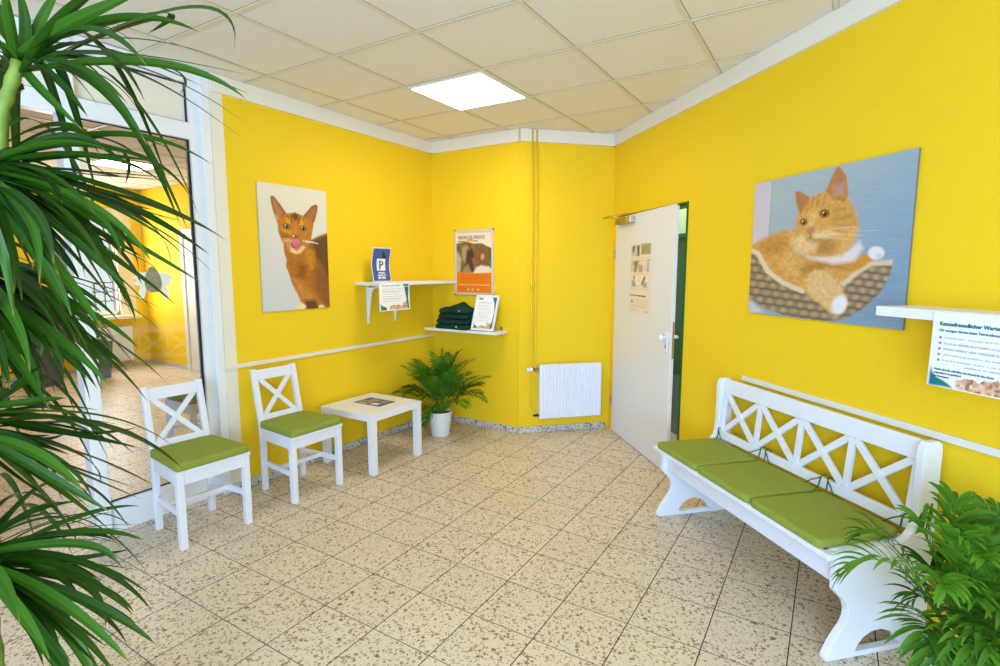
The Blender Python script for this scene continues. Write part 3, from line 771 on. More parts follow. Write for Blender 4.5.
hm = p.polymask([(48, 44), (58, 36), (74, 34), (86, 44), (90, 62), (84, 74), (66, 74), (56, 64)], 2); fur(p, hm, 61, 0.4, 2.0, 8)
p.ell(74, 56, 5, 7, (206, 160, 116), 0.7, 0.3)
p.poly([(48, 92), (56, 80), (70, 75), (92, 78), (100, 84), (100, 94), (48, 94)], (236, 216, 200), 2)
p.poly([(20, 84), (34, 72), (44, 92), (20, 92)], (186, 140, 96), 3, 0.8)
p.poly([(0, 92), (20, 91), (50, 93), (100, 91), (100, 138), (0, 138)], (236, 126, 26), 0.8)
for i, y in enumerate((98, 103, 107.5, 112)): p.textline(12, 90 - 6 * (i % 2), y, 1.6, (186, 92, 20), 70 + i, 0.8)
p.textline(6, 94, 119, 2.6, (252, 222, 180), 77, 0.95)
for x in (34, 46, 62): p.ell(x, 130, 2.6, 2.6, (250, 214, 170), 0.3); p.ell(x, 130, 1.4, 1.4, (236, 140, 40), 0.4)
p.poly([(28, 16.5), (46, 15.5), (48, 21.5), (29, 22)], (240, 156, 60), 0.6)
pr = p.build('print', PRINT, pw - 0.036, ph - 0.036, ps, (0.018, 0.008, 0.018))
text('HELDEN FÜR LIEBLINGE', 0.046, (0.040, 0.0065, ph - 0.085), INK, ps, 'lettering', -0.0004, xscale=0.62)
text('Werden Sie', 0.019, (0.042, 0.0065, ph - 0.112), INK, ps, 'lettering', 0.0003, xscale=0.85)
text('mit uns', 0.019, (0.216, 0.0065, ph - 0.110), INK, ps, 'lettering', 0.0003, xscale=0.85)

# printed notice hanging on a shelf edge or standing in a frame: white sheet, teal wave, small text, animal photo along the bottom
def notice_paint(seed, wide=True):
    p = Paint(150, 110 if wide else 180, ((0, 0), (100, 0), (100, 70 if wide else 140), (0, 70 if wide else 140)))
    hgt = 70 if wide else 140
    p.fill((240, 240, 246))
    return p, hgt
def kittens(p, x0, x1, yb, hgt, seed):
    n = p.noise(5.0, 5.0, seed); top = yb - hgt * (0.55 + 0.45 * n)
    m = np.clip((p.y - top) / 1.5 + 0.5, 0, 1) * (p.x > x0) * (p.x < x1) * (p.y < yb)
    m = m * np.clip((p.x - x0) / 3, 0, 1)
    col = p.noise(2.6, 2.6, seed + 1)[..., None]
    p.c = p.c * (1 - m[..., None]) + (lin((188, 120, 84)) * (1 - col) + lin((240, 214, 190)) * col) * m[..., None]
    p.mix(m * (p.noise(2.2, 2.2, seed + 4) > 0.74) * 0.7, (120, 70, 60))

# ---- corner shelf on the left wall
s0 = 3.175; zt = 1.402
sh = empty('wall_shelf', WL.P(s0, 0, zt), WL.rot, 'white corner shelf on two brackets holding the blue parking sign', 'shelf')
MB().box(0, CLB - s0 - 0.001, -0.285, -0.001, -0.028, 0).build('board', WHITE, sh, bevel=0.002)
for x in (0.137, 0.470):
    b = MB().box(x - 0.012, x + 0.012, -0.006, 0, -0.36, -0.026).box(x - 0.012, x + 0.012, -0.20, 0, -0.032, -0.026)
    b.prism([(-0.006, -0.34), (-0.012, -0.33), (-0.05, -0.10), (-0.075, -0.06), (-0.19, -0.042), (-0.195, -0.032), (-0.16, -0.032), (-0.05, -0.050), (-0.006, -0.052)], lambda p_, q_, t: (x + t, p_, q_), -0.004, 0.004)
    b.build('bracket', WHITE, sh)
# blue parking sign standing on it
pk = empty('parking_sign', WL.P(3.268, 0.12, zt), WL.rot, 'small blue standing parking sign on the corner shelf', 'sign')
bend = lambda u, v: -0.012 * np.cos(v * 6.0) * (1 - v * 0.3) + 0.010 * (1 - u)
p = Paint(40, 70, ((0, 0), (60, 0), (60, 86), (0, 86)))
p.fill((226, 228, 236)); p.poly([(2, 2), (58, 2), (58, 84), (2, 84)], (66, 92, 156), 0.7)
p.poly([(33, 8), (39, 14), (45, 24), (46, 30), (36, 30), (32, 14)], (40, 42, 44), 1.0)
p.poly([(17, 28), (45, 28), (45, 58), (17, 58)], (240, 240, 236), 0.7)
p.poly([(17, 74), (27, 74), (27, 79), (17, 79)], (230, 232, 238), 1.0); p.poly([(30, 74), (42, 74), (42, 79), (30, 79)], (226, 228, 236), 1.0)
p.build('sheet', PRINTP, 0.205, 0.285, pk, (0, 0, 0.001), bend)
bk = Paint(8, 30); bk.fill((230, 230, 236)); bk.build('sheet_back', PRINTP, 0.205, 0.285, pk, (0, 0.003, 0.001), bend)
by = lambda x, z: float(bend(x / 0.205, 1 - z / 0.285)) - 0.0022
MB().box(0.03, 0.175, -0.02, 0.05, 0.0, 0.004).build('foot', WHITE, pk)
text('P', 0.105, (0.078, by(0.105, 0.14), 0.106), BLUEINK, pk, 'lettering', 0.002)
text('KUNDEN', 0.019, (0.103, by(0.1, 0.07), 0.068), WINK, pk, 'lettering', 0.0006, align='CENTER')
text('PARKPLATZ', 0.019, (0.103, by(0.1, 0.05), 0.047), WINK, pk, 'lettering', 0.0006, align='CENTER')
# notice hanging from its front edge
nl = empty('notice', WL.P(3.156, 0.292, 1.168), WL.rot, 'small white and teal notice hanging from the corner shelf edge', 'notice', 'hanging paper notices')
p, hg = notice_paint(1)
p.textline(10, 68, 7, 2.6, (70, 120, 140), 81, 0.9)
for i in range(6): p.textline(9, 76 - 5 * (i % 3), 15 + i * 6.2, 1.5, (150, 146, 164), 90 + i)
kittens(p, 30, 92, 68, 14, 5); kittens(p, 74, 92, 68, 26, 9)
p.poly([(3, 52), (8, 57), (16, 59), (22, 64), (22, 68), (3, 68)], (14, 122, 118), 0.8)
p.poly([(82, 10), (97, 10), (95, 40), (97, 68), (92, 68), (88, 40)], (14, 116, 122), 0.8); p.poly([(78, 3), (98, 3), (97, 9), (80, 9)], (96, 126, 152), 0.8)
p.build('sheet', PRINTP, 0.36, 0.226, nl, (0, 0, 0), lambda u, v: -0.006 * v * v)
MB().box(0, 0.36, 0.002, 0.0026, 0.0, 0.226).build('backing', PAPER, nl)

# ---- shelf on the back wall with folded garments and a framed notice
zb2 = 0.948
s2 = empty('wall_shelf', WB.P(-3.345, 0, zb2), WB.rot, 'white shelf on the back wall under the framed poster', 'shelf')
MB().box(0.0, 0.822, -0.195, -0.001, -0.024, 0).build('board', WHITE, s2, bevel=0.002)
for x in (0.15, 0.76):
    b = MB().box(x - 0.01, x + 0.01, -0.005, 0, -0.055, -0.024).box(x - 0.01, x + 0.01, -0.16, 0, -0.030, -0.024)
    b.box(x - 0.012, x + 0.012, -0.012, 0, 0.0, 0.03)
    b.build('bracket', METAL, s2)

def garment(w, d, t, seed, hump=0.0):
    """folded cloth: soft slab with a rolled fold at the front and layered edge"""
    r = random.Random(seed); nx, ny = 26, 14; vs = []; fs = []
    ph = [r.uniform(0, 6.28) for _ in range(8)]
    def top(u, v):
        e = min(1, (1 - abs(u)) / 0.16) ; f = min(1, (1 - abs(v)) / 0.22)
        h = t * (0.40 + 0.60 * math.sqrt(max(0, 1 - (1 - e) ** 2)) * math.sqrt(max(0, 1 - (1 - f) ** 2)))
        wv = 0.006 * math.sin(3 * u + ph[0]) * math.cos(2.5 * v + ph[1]) + 0.003 * math.sin(9 * u + 4 * v + ph[2])
        return max(0.0, h + wv * (h / t) + hump * math.exp(-((u - 0.05) / 0.38) ** 2) * (h / t) * (0.8 + 0.2 * v))
    for j in range(ny + 1):
        for i in range(nx + 1):
            u = -1 + 2 * i / nx; v = -1 + 2 * j / ny
            x = u * w / 2 * (1 + 0.03 * math.sin(4 * v + ph[3])); y = v * d / 2 + 0.006 * math.sin(5 * u + ph[4])
            vs.append((x, y, top(u, v)))
    o = len(vs)
    for j in range(ny + 1):
        for i in range(nx + 1):
            x, y, z = vs[j * (nx + 1) + i]
            e = min(1 - abs(-1 + 2 * i / nx), 1 - abs(-1 + 2 * j / ny))
            vs.append((x * 0.94, y * 0.90, 0.0))
    q = lambda i, j, b: b + j * (nx + 1) + i
    for j in range(ny):
        for i in range(nx):
            fs.append((q(i, j, 0), q(i + 1, j, 0), q(i + 1, j + 1, 0), q(i, j + 1, 0)))
            fs.append((q(i, j + 1, o), q(i + 1, j + 1, o), q(i + 1, j, o), q(i, j, o)))
    per = [(i, 0) for i in range(nx)] + [(nx, j) for j in range(ny)] + [(i, ny) for i in range(nx, 0, -1)] + [(0, j) for j in range(ny, 0, -1)]
    for a, b in zip(per, per[1:] + per[:1]): fs.append((q(*a, 0), q(*a, o), q(*b, o), q(*b, 0)))
    return MB().add(vs, fs)
zz = zb2 + 0.001
for i, (t, w_, dx, lab, hump) in enumerate(((0.052, 0.385, -0.005, 'bottom dark green folded garment in the pile on the back shelf', 0),
                                   (0.050, 0.36, 0.0, 'second dark green folded garment from the bottom of the pile', 0),
                                   (0.050, 0.345, 0.01, 'third dark green folded garment, just under the rumpled one', 0),
                                   (0.046, 0.33, 0.02, 'rumpled dark green garment topping the folded pile', 0.055))):
    g = empty('folded_garment', WB.P(-3.020 + dx, 0.105, zz), WB.rot + R((-2, 3, -1, 2)[i]), lab, 'garment', 'folded dark green garments')
    garment(w_, 0.175, t, i, hump).build('cloth', SHIRT, g, smooth=True)
    garment(w_ * 0.97, 0.02, t * 0.42, i + 20).build('front_fold', SHIRT, g, loc=(0.004, -0.084, t * 0.08), smooth=True)
    if i in (0, 3):
        MB().box(0.06, 0.075, -0.0945, -0.091, t * 0.3, t * 0.3 + 0.016).build('label_tag', mat('tag_cloth', srgb(200, 190, 160), 0.7), g)
    zz += t * 0.99
fn = empty('framed_notice', WB.P(-2.812, 0.172, zb2 + 0.0005), WB.rot, 'white framed notice leaning on the back shelf beside the folded garments', 'notice')
fw_, fh_ = 0.245, 0.335
root = fn
lean = R(19)
f = MB()
for a, b, c_, d in ((0, fw_, 0, 0.018), (0, fw_, fh_ - 0.018, fh_), (0, 0.018, 0.018, fh_ - 0.018), (fw_ - 0.018, fw_, 0.018, fh_ - 0.018)):
    f.box(a, b, -0.012, 0.004, c_, d)
o1 = f.build('frame', WHITE, fn, bevel=0.002)
p, hg = notice_paint(2, False)
p.poly([(8, 6), (28, 6), (28, 13), (8, 13)], (92, 132, 128), 0.8)
p.textline(10, 78, 26, 3.2, (96, 150, 160), 101, 0.9)
for i in range(9): p.textline(9, 76 - 4 * (i % 3), 38 + i * 8, 1.8, (160, 156, 172), 110 + i)
kittens(p, 26, 92, 138, 16, 15); kittens(p, 66, 92, 138, 34, 19)
p.poly([(76, 3), (97, 3), (97, 60), (97, 136), (84, 136), (92, 100), (94, 60), (88, 28)], (16, 116, 124), 0.9)
p.poly([(3, 112), (8, 124), (20, 130), (26, 137), (3, 137)], (14, 120, 130), 0.9)
o2 = p.build('sheet', PRINTP, fw_ - 0.03, fh_ - 0.03, fn, (0.015, -0.006, 0.015))
o3 = MB().box(0.005, fw_ - 0.005, -0.004, 0.0, 0.005, fh_ - 0.005).build('backing', PAPER, fn)
for o in (o1, o2, o3): o.rotation_euler.x = -lean
for o in (o1, o2, o3): o.location.z += 0.004

# ---- shelf and notice at the right wall
s3 = empty('wall_shelf', WR.P(-1.750, 0, 1.366), WR.rot, 'white shelf on the right wall at the picture edge', 'shelf')
MB().box(0, 1.0, -0.20, -0.001, -0.038, 0).build('board', WHITE, s3, bevel=0.002)
for x in (0.35, 0.8):
    MB().box(x - 0.012, x + 0.012, -0.006, 0, -0.2, -0.038).box(x - 0.012, x + 0.012, -0.16, 0, -0.044, -0.038).build('bracket', WHITE, s3)
sa, za = WR.px(932, 312.5, 0.206); sb, zb_ = WR.px(927, 384, 0.206); 
nr = empty('notice', WR.P(sb + 0.001, 0.206, zb_), WR.rot, 'large white notice with teal heading hanging from the right shelf edge', 'notice', 'hanging paper notices')
nw, nh = 0.375, za - zb_ + 0.004
p, hg = notice_paint(3)
for i in range(5):
    y = 23.5 + i * 5.3
    p.ell(8.2, y, 1.2, 1.2, (70, 104, 168), 0.4)
    p.textline(12, 84 - 3 * (i % 2), y, 1.7, (126, 120, 150), 130 + i)
p.textline(31, 86, 48.5, 1.7, (116, 108, 146), 138); 
kittens(p, 25, 99, 69, 14, 25); kittens(p, 62, 99, 69, 24, 31)
p.poly([(2, 51), (4, 57), (8, 61), (15, 63.5), (20, 66), (24, 69), (2, 69)], (14, 128, 118), 0.8); p.poly([(2, 58), (5, 63), (9, 69), (2, 69)], (20, 92, 150), 2.5, 0.9)
p.build('sheet', PRINTP, nw, nh, nr, (0, 0, 0), lambda u, v: -0.003 * v * v)
MB().box(0, nw, 0.002, 0.0028, 0, nh).build('backing', PAPER, nr)
text('Katzenfreundlicher Wartebereich', 0.0177, (0.025, -0.0016, nh - 0.046), TEAL, nr, 'lettering', 0.0005)
text('Für weniger Stress beim Tierarztbesuch', 0.0126, (0.025, -0.0016, nh - 0.067), TEAL, nr, 'lettering', 0.0001)
text('Danke, dass Sie mithelfen, den Besuch für Ihre Katze', 0.0090, (0.021, -0.0032, 0.060), TEAL, nr, 'lettering', 0.0002)
text('angenehmer zu gestalten!', 0.0090, (0.021, -0.0032, 0.0475), TEAL, nr, 'lettering', 0.0002)
text('Ihr Praxisteam', 0.0090, (0.021, -0.0032, 0.035), TEAL, nr, 'lettering', 0.0002)

# ---- poster on the door
sa, za = WR.px(632, 244.5, 0.036); sb, zb_ = WR.px(652.5, 243.7, 0.060); sc_, zc = WR.px(630.2, 311.5, 0.036)
dp = empty('door_poster', WR.P(sa, 0.016 + (sa + 4.555) * math.tan(-DA) + 0.002, zc), WR.rot + DA, 'cream paper poster with small photos taped to the white door', 'poster')
dw, dh = sb - sa, za - zc
p = Paint(70, 150, ((0, 0), (100, 0), (100, 330), (0, 330)))
p.fill((238, 222, 204))
for (x0, y0, x1, y1, cc) in ((2, 4, 46, 60, (214, 204, 188)), (52, 2, 98, 52, (176, 176, 126)), (2, 76, 62, 134, (200, 202, 196)), (68, 76, 98, 130, (226, 216, 206)), (2, 152, 98, 206, (234, 222, 204))):
    m = p.polymask([(x0, y0), (x1, y0), (x1, y1), (x0, y1)], 1.5); p.mix(m, cc); fur(p, m, int(x0 + y0), 0.25, 9, 9)
p.poly([(8, 12), (22, 8), (18, 30), (10, 50)], (110, 90, 40), 3); p.poly([(32, 8), (44, 8), (44, 56), (34, 56)], (104, 84, 96), 3); p.poly([(56, 14), (96, 12), (96, 50), (58, 50)], (132, 142, 70), 6, 0.5)
p.poly([(14, 84), (40, 80), (36, 110), (30, 134), (20, 134), (22, 108)], (172, 122, 36), 4); p.poly([(42, 100), (62, 100), (62, 134), (44, 134)], (206, 150, 134), 4); p.ell(54, 92, 8, 10, (236, 216, 180), 0.5)
for y in (80, 92, 104, 118, 128): p.ell(88, y, 4, 3, (110, 104, 110), 0.5)
p.poly([(10, 176), (20, 170), (32, 204), (8, 204)], (160, 160, 170), 4); p.ell(20, 160, 5, 8, (172, 132, 80), 0.5); p.poly([(70, 154), (78, 156), (66, 196), (56, 192)], (152, 104, 36), 3); p.poly([(68, 186), (84, 180), (84, 206), (66, 206)], (160, 164, 180), 4)
for (y0, y1) in ((64, 72), (138, 148), (210, 218)): p.poly([(2, y0), (98, y0), (98, y1), (2, y1)], (236, 212, 178), 2)
p.poly([(10, 268), (16, 268), (16, 284), (10, 284)], (130, 110, 90), 1.5)
for i in range(5): p.textline(20 if i < 2 else 10, 94 - 4 * (i % 2), 268 + i * 8, 2.6, (186, 168, 150), 150 + i)
p.textline(4, 42, 316, 3.5, (206, 168, 100), 160, 0.9); p.textline(74, 94, 318, 5, (150, 130, 110), 161, 0.9)
p.build('sheet', PRINTP, dw, dh, dp, (0, -0.0012, 0))
MB().box(0, dw, -0.001, 0.0, 0, dh).build('backing', PAPER, dp)
text('Ihr Tier ist in besten Händen', 0.0175, (0.012, -0.002, dh * 0.245), INK, dp, 'lettering', 0.0003, xscale=dw / 0.26)

# ================================================================== FURNITURE
def pad(wf, wb, d, t, edge=0.06, dome=0.22):
    """soft cushion, front edge at -y: trapezoid plan, rounded edges"""
    vs = []; fs = []
    h_ = [0.0, 0.25, 0.5, 0.72, 0.86, 0.93, 0.955, 0.975, 0.99, 1.0]
    g = [-k for k in h_[:0:-1]] + h_; n = len(g) - 1
    for sgn in (1, -1):
        for v in g:
            for u in g:
                w = (wf * (1 - (v + 1) / 2) + wb * (v + 1) / 2) / 2
                e = min(1.0, (1 - abs(u)) / edge); f = min(1.0, (1 - abs(v)) / edge)
                r = math.sqrt(max(0, 1 - (1 - e) ** 2)) * math.sqrt(max(0, 1 - (1 - f) ** 2))
                cr = max(0, abs(u) + abs(v) - 1.86) * 0.5           # clip the plan's corners a little
                x, y = u * w * (1 - cr * 0.6), v * d / 2 * (1 - cr * 0.6)
                h = t / 2 * (0.5 + 0.5 * r) + dome * t / 2 * (1 - u * u) * (1 - v * v)
                if r == 0: h = t / 2 * 0.5
                vs.append((x, y, t / 2 + (h if sgn > 0 else -t / 2 * (0.5 + 0.5 * r))))
    N = n + 1; o = N * N
    for j in range(n):
        for i in range(n):
            a = j * N + i
            fs.append((a, a + 1, a + N + 1, a + N)); fs.append((o + a + N, o + a + N + 1, o + a + 1, o + a))
    per = [i for i in range(n)] + [n + j * N for j in range(n)] + [n * N + i for i in range(n, 0, -1)] + [j * N for j in range(n, 0, -1)]
    for a, b in zip(per, per[1:] + per[:1]): fs.append((a, o + a, o + b, b))
    return MB().add(vs, fs)

def make_chair(loc, rot, label):
    t = empty('dining_chair', loc, rot, label, 'chair', 'white cross-back chairs')
    wf, wb = 0.202, 0.170
    MB().prism([(-wf - 0.004, -0.205), (wf + 0.004, -0.205), (wb + 0.002, 0.178), (-wb - 0.002, 0.178)], lambda p, q, z: (p, q, z), 0.421, 0.441).build('seat', WHITE, t, bevel=0.004)
    a = MB()
    a.box(-wf + 0.03, wf - 0.03, -0.193, -0.174, 0.358, 0.421).box(-wb + 0.03, wb - 0.03, 0.166, 0.182, 0.358, 0.421)
    for s in (-1, 1):
        a.bar((s * (wf - 0.012), -0.17, 0.39), (s * (wb - 0.012), 0.17, 0.39), 0.018, 0.062)
    a.build('apron', WHITE, t, bevel=0.002)
    for s in (-1, 1):
        x0, x1 = sorted((s * wf, s * (wf - 0.037)))
        MB().box(x0, x1, -0.198, -0.161, 0.0, 0.421).build('leg', WHITE, t, bevel=0.003)
        xo, xi = s * wb, s * (wb - 0.034)
        rings = []
        for z, y in ((0, 0.180), (0.30, 0.180), (0.42, 0.183), (0.46, 0.187), (0.83, 0.255)):
            rings.append([(xo, y - 0.016, z), (xi, y - 0.016, z), (xi, y + 0.016, z), (xo, y + 0.016, z)])
        MB().loft(rings).build('leg', WHITE, t, bevel=0.003)
    yb = lambda z: 0.187 + (z - 0.46) / 0.37 * 0.068
    xi = wb - 0.034
    MB().bar((-xi, yb(0.787), 0.787), (xi, yb(0.787), 0.787), 0.020, 0.070, (0, 0.18, 1)).build('top_rail', WHITE, t, bevel=0.003)
    MB().bar((-xi, yb(0.500), 0.500), (xi, yb(0.500), 0.500), 0.020, 0.036, (0, 0.18, 1)).build('lower_rail', WHITE, t, bevel=0.003)
    for s, dy in ((-1, 0.0), (1, 0.004)):
        MB().bar((s * (-xi + 0.02), yb(0.515) + dy, 0.512), (s * (xi - 0.02), yb(0.757) + dy, 0.757), 0.016, 0.030, (0, 1, 0) if False else (-s * 0.66, 0, 0.75)).build('cross_brace', WHITE, t, bevel=0.002)
    for s in (-1, 1):
        MB().bar((s * (wf - 0.020), -0.165, 0.190), (s * (wb - 0.018), 0.168, 0.190), 0.018, 0.034).build('side_stretcher', WHITE, t, bevel=0.002)
    MB().box(-(wf - 0.03), wf - 0.03, -0.012, 0.012, 0.175, 0.205).build('cross_stretcher', WHITE, t, bevel=0.002)
    sc = MB()
    for s in (-1, 1): sc.lathe([(0.0, -0.001), (0.004, -0.001), (0.004, 0.001), (0.0, 0.001)], 10, (0, 0, 0))
    return t
def seat_cushion(loc, rot, label, button=False, group='green chair cushions'):
    t = empty('seat_cushion', loc, rot, label, 'cushion', group)
    pad(0.412, 0.362, 0.392, 0.044).build('pad', CUSH, t, smooth=True)
    if button:
        MB().lathe([(0, 0.0), (0.009, 0.0), (0.009, 0.004), (0, 0.005)], 14, (-0.168, 0.166, 0.030)).build('button', WHITE, t)
    return t
for (s_, off, dr_, lab, lab2, bt) in ((1.628, 0.315, -3.0, 'white cross-back wooden chair in front of the glass partition', 'green cushion on the chair in front of the glass partition', False),
                                  (2.316, 0.327, -1.0, 'white cross-back wooden chair against the yellow wall beside the low table', 'green cushion on the chair against the yellow wall', True)):
    rot = WL.rot + R(dr_)
    make_chair(WL.P(s_, off), rot, lab)
    d = Vector((-math.sin(rot), math.cos(rot), 0))
    seat_cushion(WL.P(s_, off, 0.4412) - d * 0.016, rot, lab2, bt)
# the chair in the next room
P0 = WL.d * 2.43 + WL.n * 4.45
make_chair(P0, R(-31.81), 'white chair in the next room seen through the glass behind the front chair')
seat_cushion(P0 + Vector((0, 0, 0.4412)), R(-31.81), 'green cushion on the chair in the next room')

# low square side table
tb_ = empty('side_table', WL.P(3.005, 0.330), WL.rot, 'low square white side table standing in front of the yellow wall', 'table')
MB().box(-0.275, 0.275, -0.275, 0.275, 0.40, 0.45).build('tabletop', WHITE, tb_, bevel=0.003)
for sx in (-1, 1):
    for sy in (-1, 1):
        MB().box(min(sx * 0.274, sx * 0.224), max(sx * 0.274, sx * 0.224), min(sy * 0.274, sy * 0.224), max(sy * 0.274, sy * 0.224), 0, 0.40).build('leg', WHITE, tb_, bevel=0.002)
mg_ = empty('magazine', WL.P(3.04, 0.325, 0.4504), WL.rot, 'thin dark grey printed leaflet lying on the low white table', 'magazine')
MB().box(-0.095, 0.095, -0.14, 0.14, 0, 0.0022).build('pages', PAPER, mg_)
p = Paint(60, 80, ((0, 0), (100, 0), (100, 140), (0, 140)))
p.fill((74, 84, 104))
for (x0, y0, x1, y1, cc) in ((8, 16, 50, 60, (206, 190, 160)), (54, 30, 88, 70, (160, 158, 156)), (12, 72, 44, 118, (186, 180, 170)), (52, 84, 92, 124, (134, 136, 144))):
    m = p.polymask([(x0, y0), (x1, y0), (x1, y1), (x0, y1)], 1.0); p.mix(m, cc); fur(p, m, x0 + y0, 0.5, 8, 8)
p.poly([(20, 24), (36, 20), (46, 44), (24, 56)], (90, 84, 84), 4); p.poly([(16, 84), (30, 78), (40, 104), (20, 112)], (240, 236, 228), 4)
for i in range(4): p.textline(10, 90, 6 + i * 2.6, 1.2, (190, 190, 196), 200 + i, 0.7)
pg = p.build('cover', PRINTP, 0.19, 0.28, mg_, (-0.095, 0, -0.14))
pg.rotation_euler.x = -math.pi / 2; pg.location = (0, 0, 0.0026)

# ------------------------------------------------------------------ wooden bench on the right wall
S0, S1 = -2.865, -1.572
bn = empty('bench', WR.P((S0 + S1) / 2, 0.27), WR.rot, 'long white wooden bench with cross back and curved side panels', 'bench')
L2 = (S1 - S0) / 2
def yo(off): return 0.27 - off          # local y from the distance off the wall
side = [(0.478, 0.0), (0.497, 0.004), (0.497, 0.022), (0.486, 0.045), (0.470, 0.075), (0.447, 0.108), (0.424, 0.135), (0.410, 0.165), (0.408, 0.20), (0.420, 0.232), (0.442, 0.258), (0.466, 0.278), (0.476, 0.292), (0.478, 0.41),
        (0.474, 0.428), (0.462, 0.440), (0.445, 0.444), (0.215, 0.447), (0.178, 0.452), (0.150, 0.466), (0.130, 0.488), (0.118, 0.52), (0.112, 0.57), (0.112, 0.80), (0.106, 0.83), (0.092, 0.848), (0.04, 0.848), (0.026, 0.838), (0.020, 0.82), (0.020, 0.0), (0.065, 0.0)]
arch = [(0.12, 0.022), (0.150, 0.028), (0.166, 0.055), (0.195, 0.082), (0.245, 0.100), (0.290, 0.096), (0.325, 0.078), (0.348, 0.050), (0.362, 0.022)]
def side_panel(x0, x1):
    # outline with the arch opened above a foot bar: two lobes joined by bridge quads -> build as front half, rear half and foot bar by triangulated fill
    bm = bmesh.new()
    ov = [bm.verts.new((x0, yo(a), b)) for a, b in side]
    hv = [bm.verts.new((x0, yo(a), b)) for a, b in arch]
    es = [bm.edges.new((ov[i], ov[(i + 1) % len(ov)])) for i in range(len(ov))] + [bm.edges.new((hv[i], hv[(i + 1) % len(hv)])) for i in range(len(hv))]
    r = bmesh.ops.triangle_fill(bm, edges=es, use_beauty=True)
    fc = [f for f in r['geom'] if isinstance(f, bmesh.types.BMFace)]
    ex = bmesh.ops.extrude_face_region(bm, geom=fc)
    bmesh.ops.translate(bm, verts=[v for v in ex['geom'] if isinstance(v, bmesh.types.BMVert)], vec=(x1 - x0, 0, 0))
    bmesh.ops.recalc_face_normals(bm, faces=bm.faces)
    bmesh.ops.dissolve_limit(bm, angle_limit=R(1), verts=bm.verts, edges=bm.edges)
    m_ = MB(); bm.verts.index_update()
    m_.v = [tuple(v.co) for v in bm.verts]; m_.f = [tuple(v.index for v in f.verts) for f in bm.faces]; bm.free()
    return m_
side_panel(-L2, -L2 + 0.032).build('side_panel', WHITE, bn, bevel=0.004)
side_panel(L2 - 0.032, L2).build('side_panel', WHITE, bn, bevel=0.004)
MB().box(-L2 + 0.033, L2 - 0.033, yo(0.505), yo(0.10), 0.420, 0.444).box(-L2 - 0.012, L2 + 0.004, yo(0.525), yo(0.4795), 0.420, 0.444).build('seat', WHITE, bn, bevel=0.004)
MB().box(-L2 + 0.033, L2 - 0.033, yo(0.452), yo(0.432), 0.300, 0.420).build('front_apron', WHITE, bn, bevel=0.003)
MB().box(-L2 + 0.033, L2 - 0.033, yo(0.13), yo(0.11), 0.30, 0.40).build('rear_stretcher', WHITE, bn, bevel=0.003)
ob_ = lambda z: 0.098 - (z - 0.50) * 0.10      # backrest leans back
MB().bar((-L2 + 0.033, yo(ob_(0.80)), 0.802), (L2 - 0.033, yo(ob_(0.80)), 0.802), 0.024, 0.085, (0, 0.10, 1)).build('top_rail', WHITE, bn, bevel=0.004)
MB().bar((-L2 + 0.033, yo(ob_(0.50)), 0.503), (L2 - 0.033, yo(ob_(0.50)), 0.503), 0.024, 0.048, (0, 0.10, 1)).build('lower_rail', WHITE, bn, bevel=0.004)
nb = 4; xa, xb = -L2 + 0.050, L2 - 0.050
for k in range(nb + 1):
    x = xa + (xb - xa) * k / nb
    MB().bar((x, yo(ob_(0.527)), 0.527), (x, yo(ob_(0.76)), 0.760), 0.030, 0.018, (0, -1, 0)).build('back_slat', WHITE, bn, bevel=0.002)
for k in range(nb):
    x, y = xa + (xb - xa) * k / nb + 0.018, xa + (xb - xa) * (k + 1) / nb - 0.018
    for s, e in (((x, 0.532), (y, 0.756)), ((y, 0.532), (x, 0.756))):
        dyy = 0.003 if s[0] == x else -0.003
        MB().bar((s[0], yo(ob_(s[1])) + dyy, s[1]), (e[0], yo(ob_(e[1])) + dyy, e[1]), 0.032, 0.016, (0, -1, 0.1)).build('cross_brace', WHITE, bn, bevel=0.002)
for k, (a, b, lab) in enumerate(((-2.835, -2.432, 'green bench cushion at the far end next to the door'), (-2.424, -2.022, 'green bench cushion in the middle of the three'), (-2.012, -1.610, 'green bench cushion at the near end by the palm'))):
    t = empty('seat_cushion', WR.P((a + b) / 2, 0.330, 0.4445), WR.rot, lab, 'cushion', 'green bench cushions')
    pad(b - a, (b - a) - 0.02, 0.400, 0.036, edge=0.06).build('pad', CUSH, t, smooth=True)
    w = (b - a) / 2
    for s in (-1, 1):
        x = s * (w - 0.03); h0 = 0.026
        yb_ = yo(0.098) - (0.27 - 0.330) - 0.27 + 0.0
        yb_ = 0.330 - 0.098        # backrest rail in cushion space
        q = s * 0.012
        path = [(x, 0.185, h0), (x + q, 0.205, h0 + 0.012), (x + q, yb_ - 0.022, 0.055 + 0.01 * k), (x + q * 1.3, yb_ - 0.018, 0.092), (x + q * 1.5, yb_ + 0.004, 0.099), (x + q * 1.6, yb_ + 0.022, 0.085), (x + q * 2.4, yb_ + 0.024, 0.02)]
        MB().tube(path, 0.0035, 6).build('tie', TIE, t, smooth=True)
        MB().tube([(x + q, yb_ - 0.020, 0.085), (x + q - 0.035 * s, yb_ - 0.035, 0.062), (x + q - 0.06 * s, yb_ - 0.045, 0.045 - 0.004 * k)], 0.003, 6).build('tie', TIE, t, smooth=True)

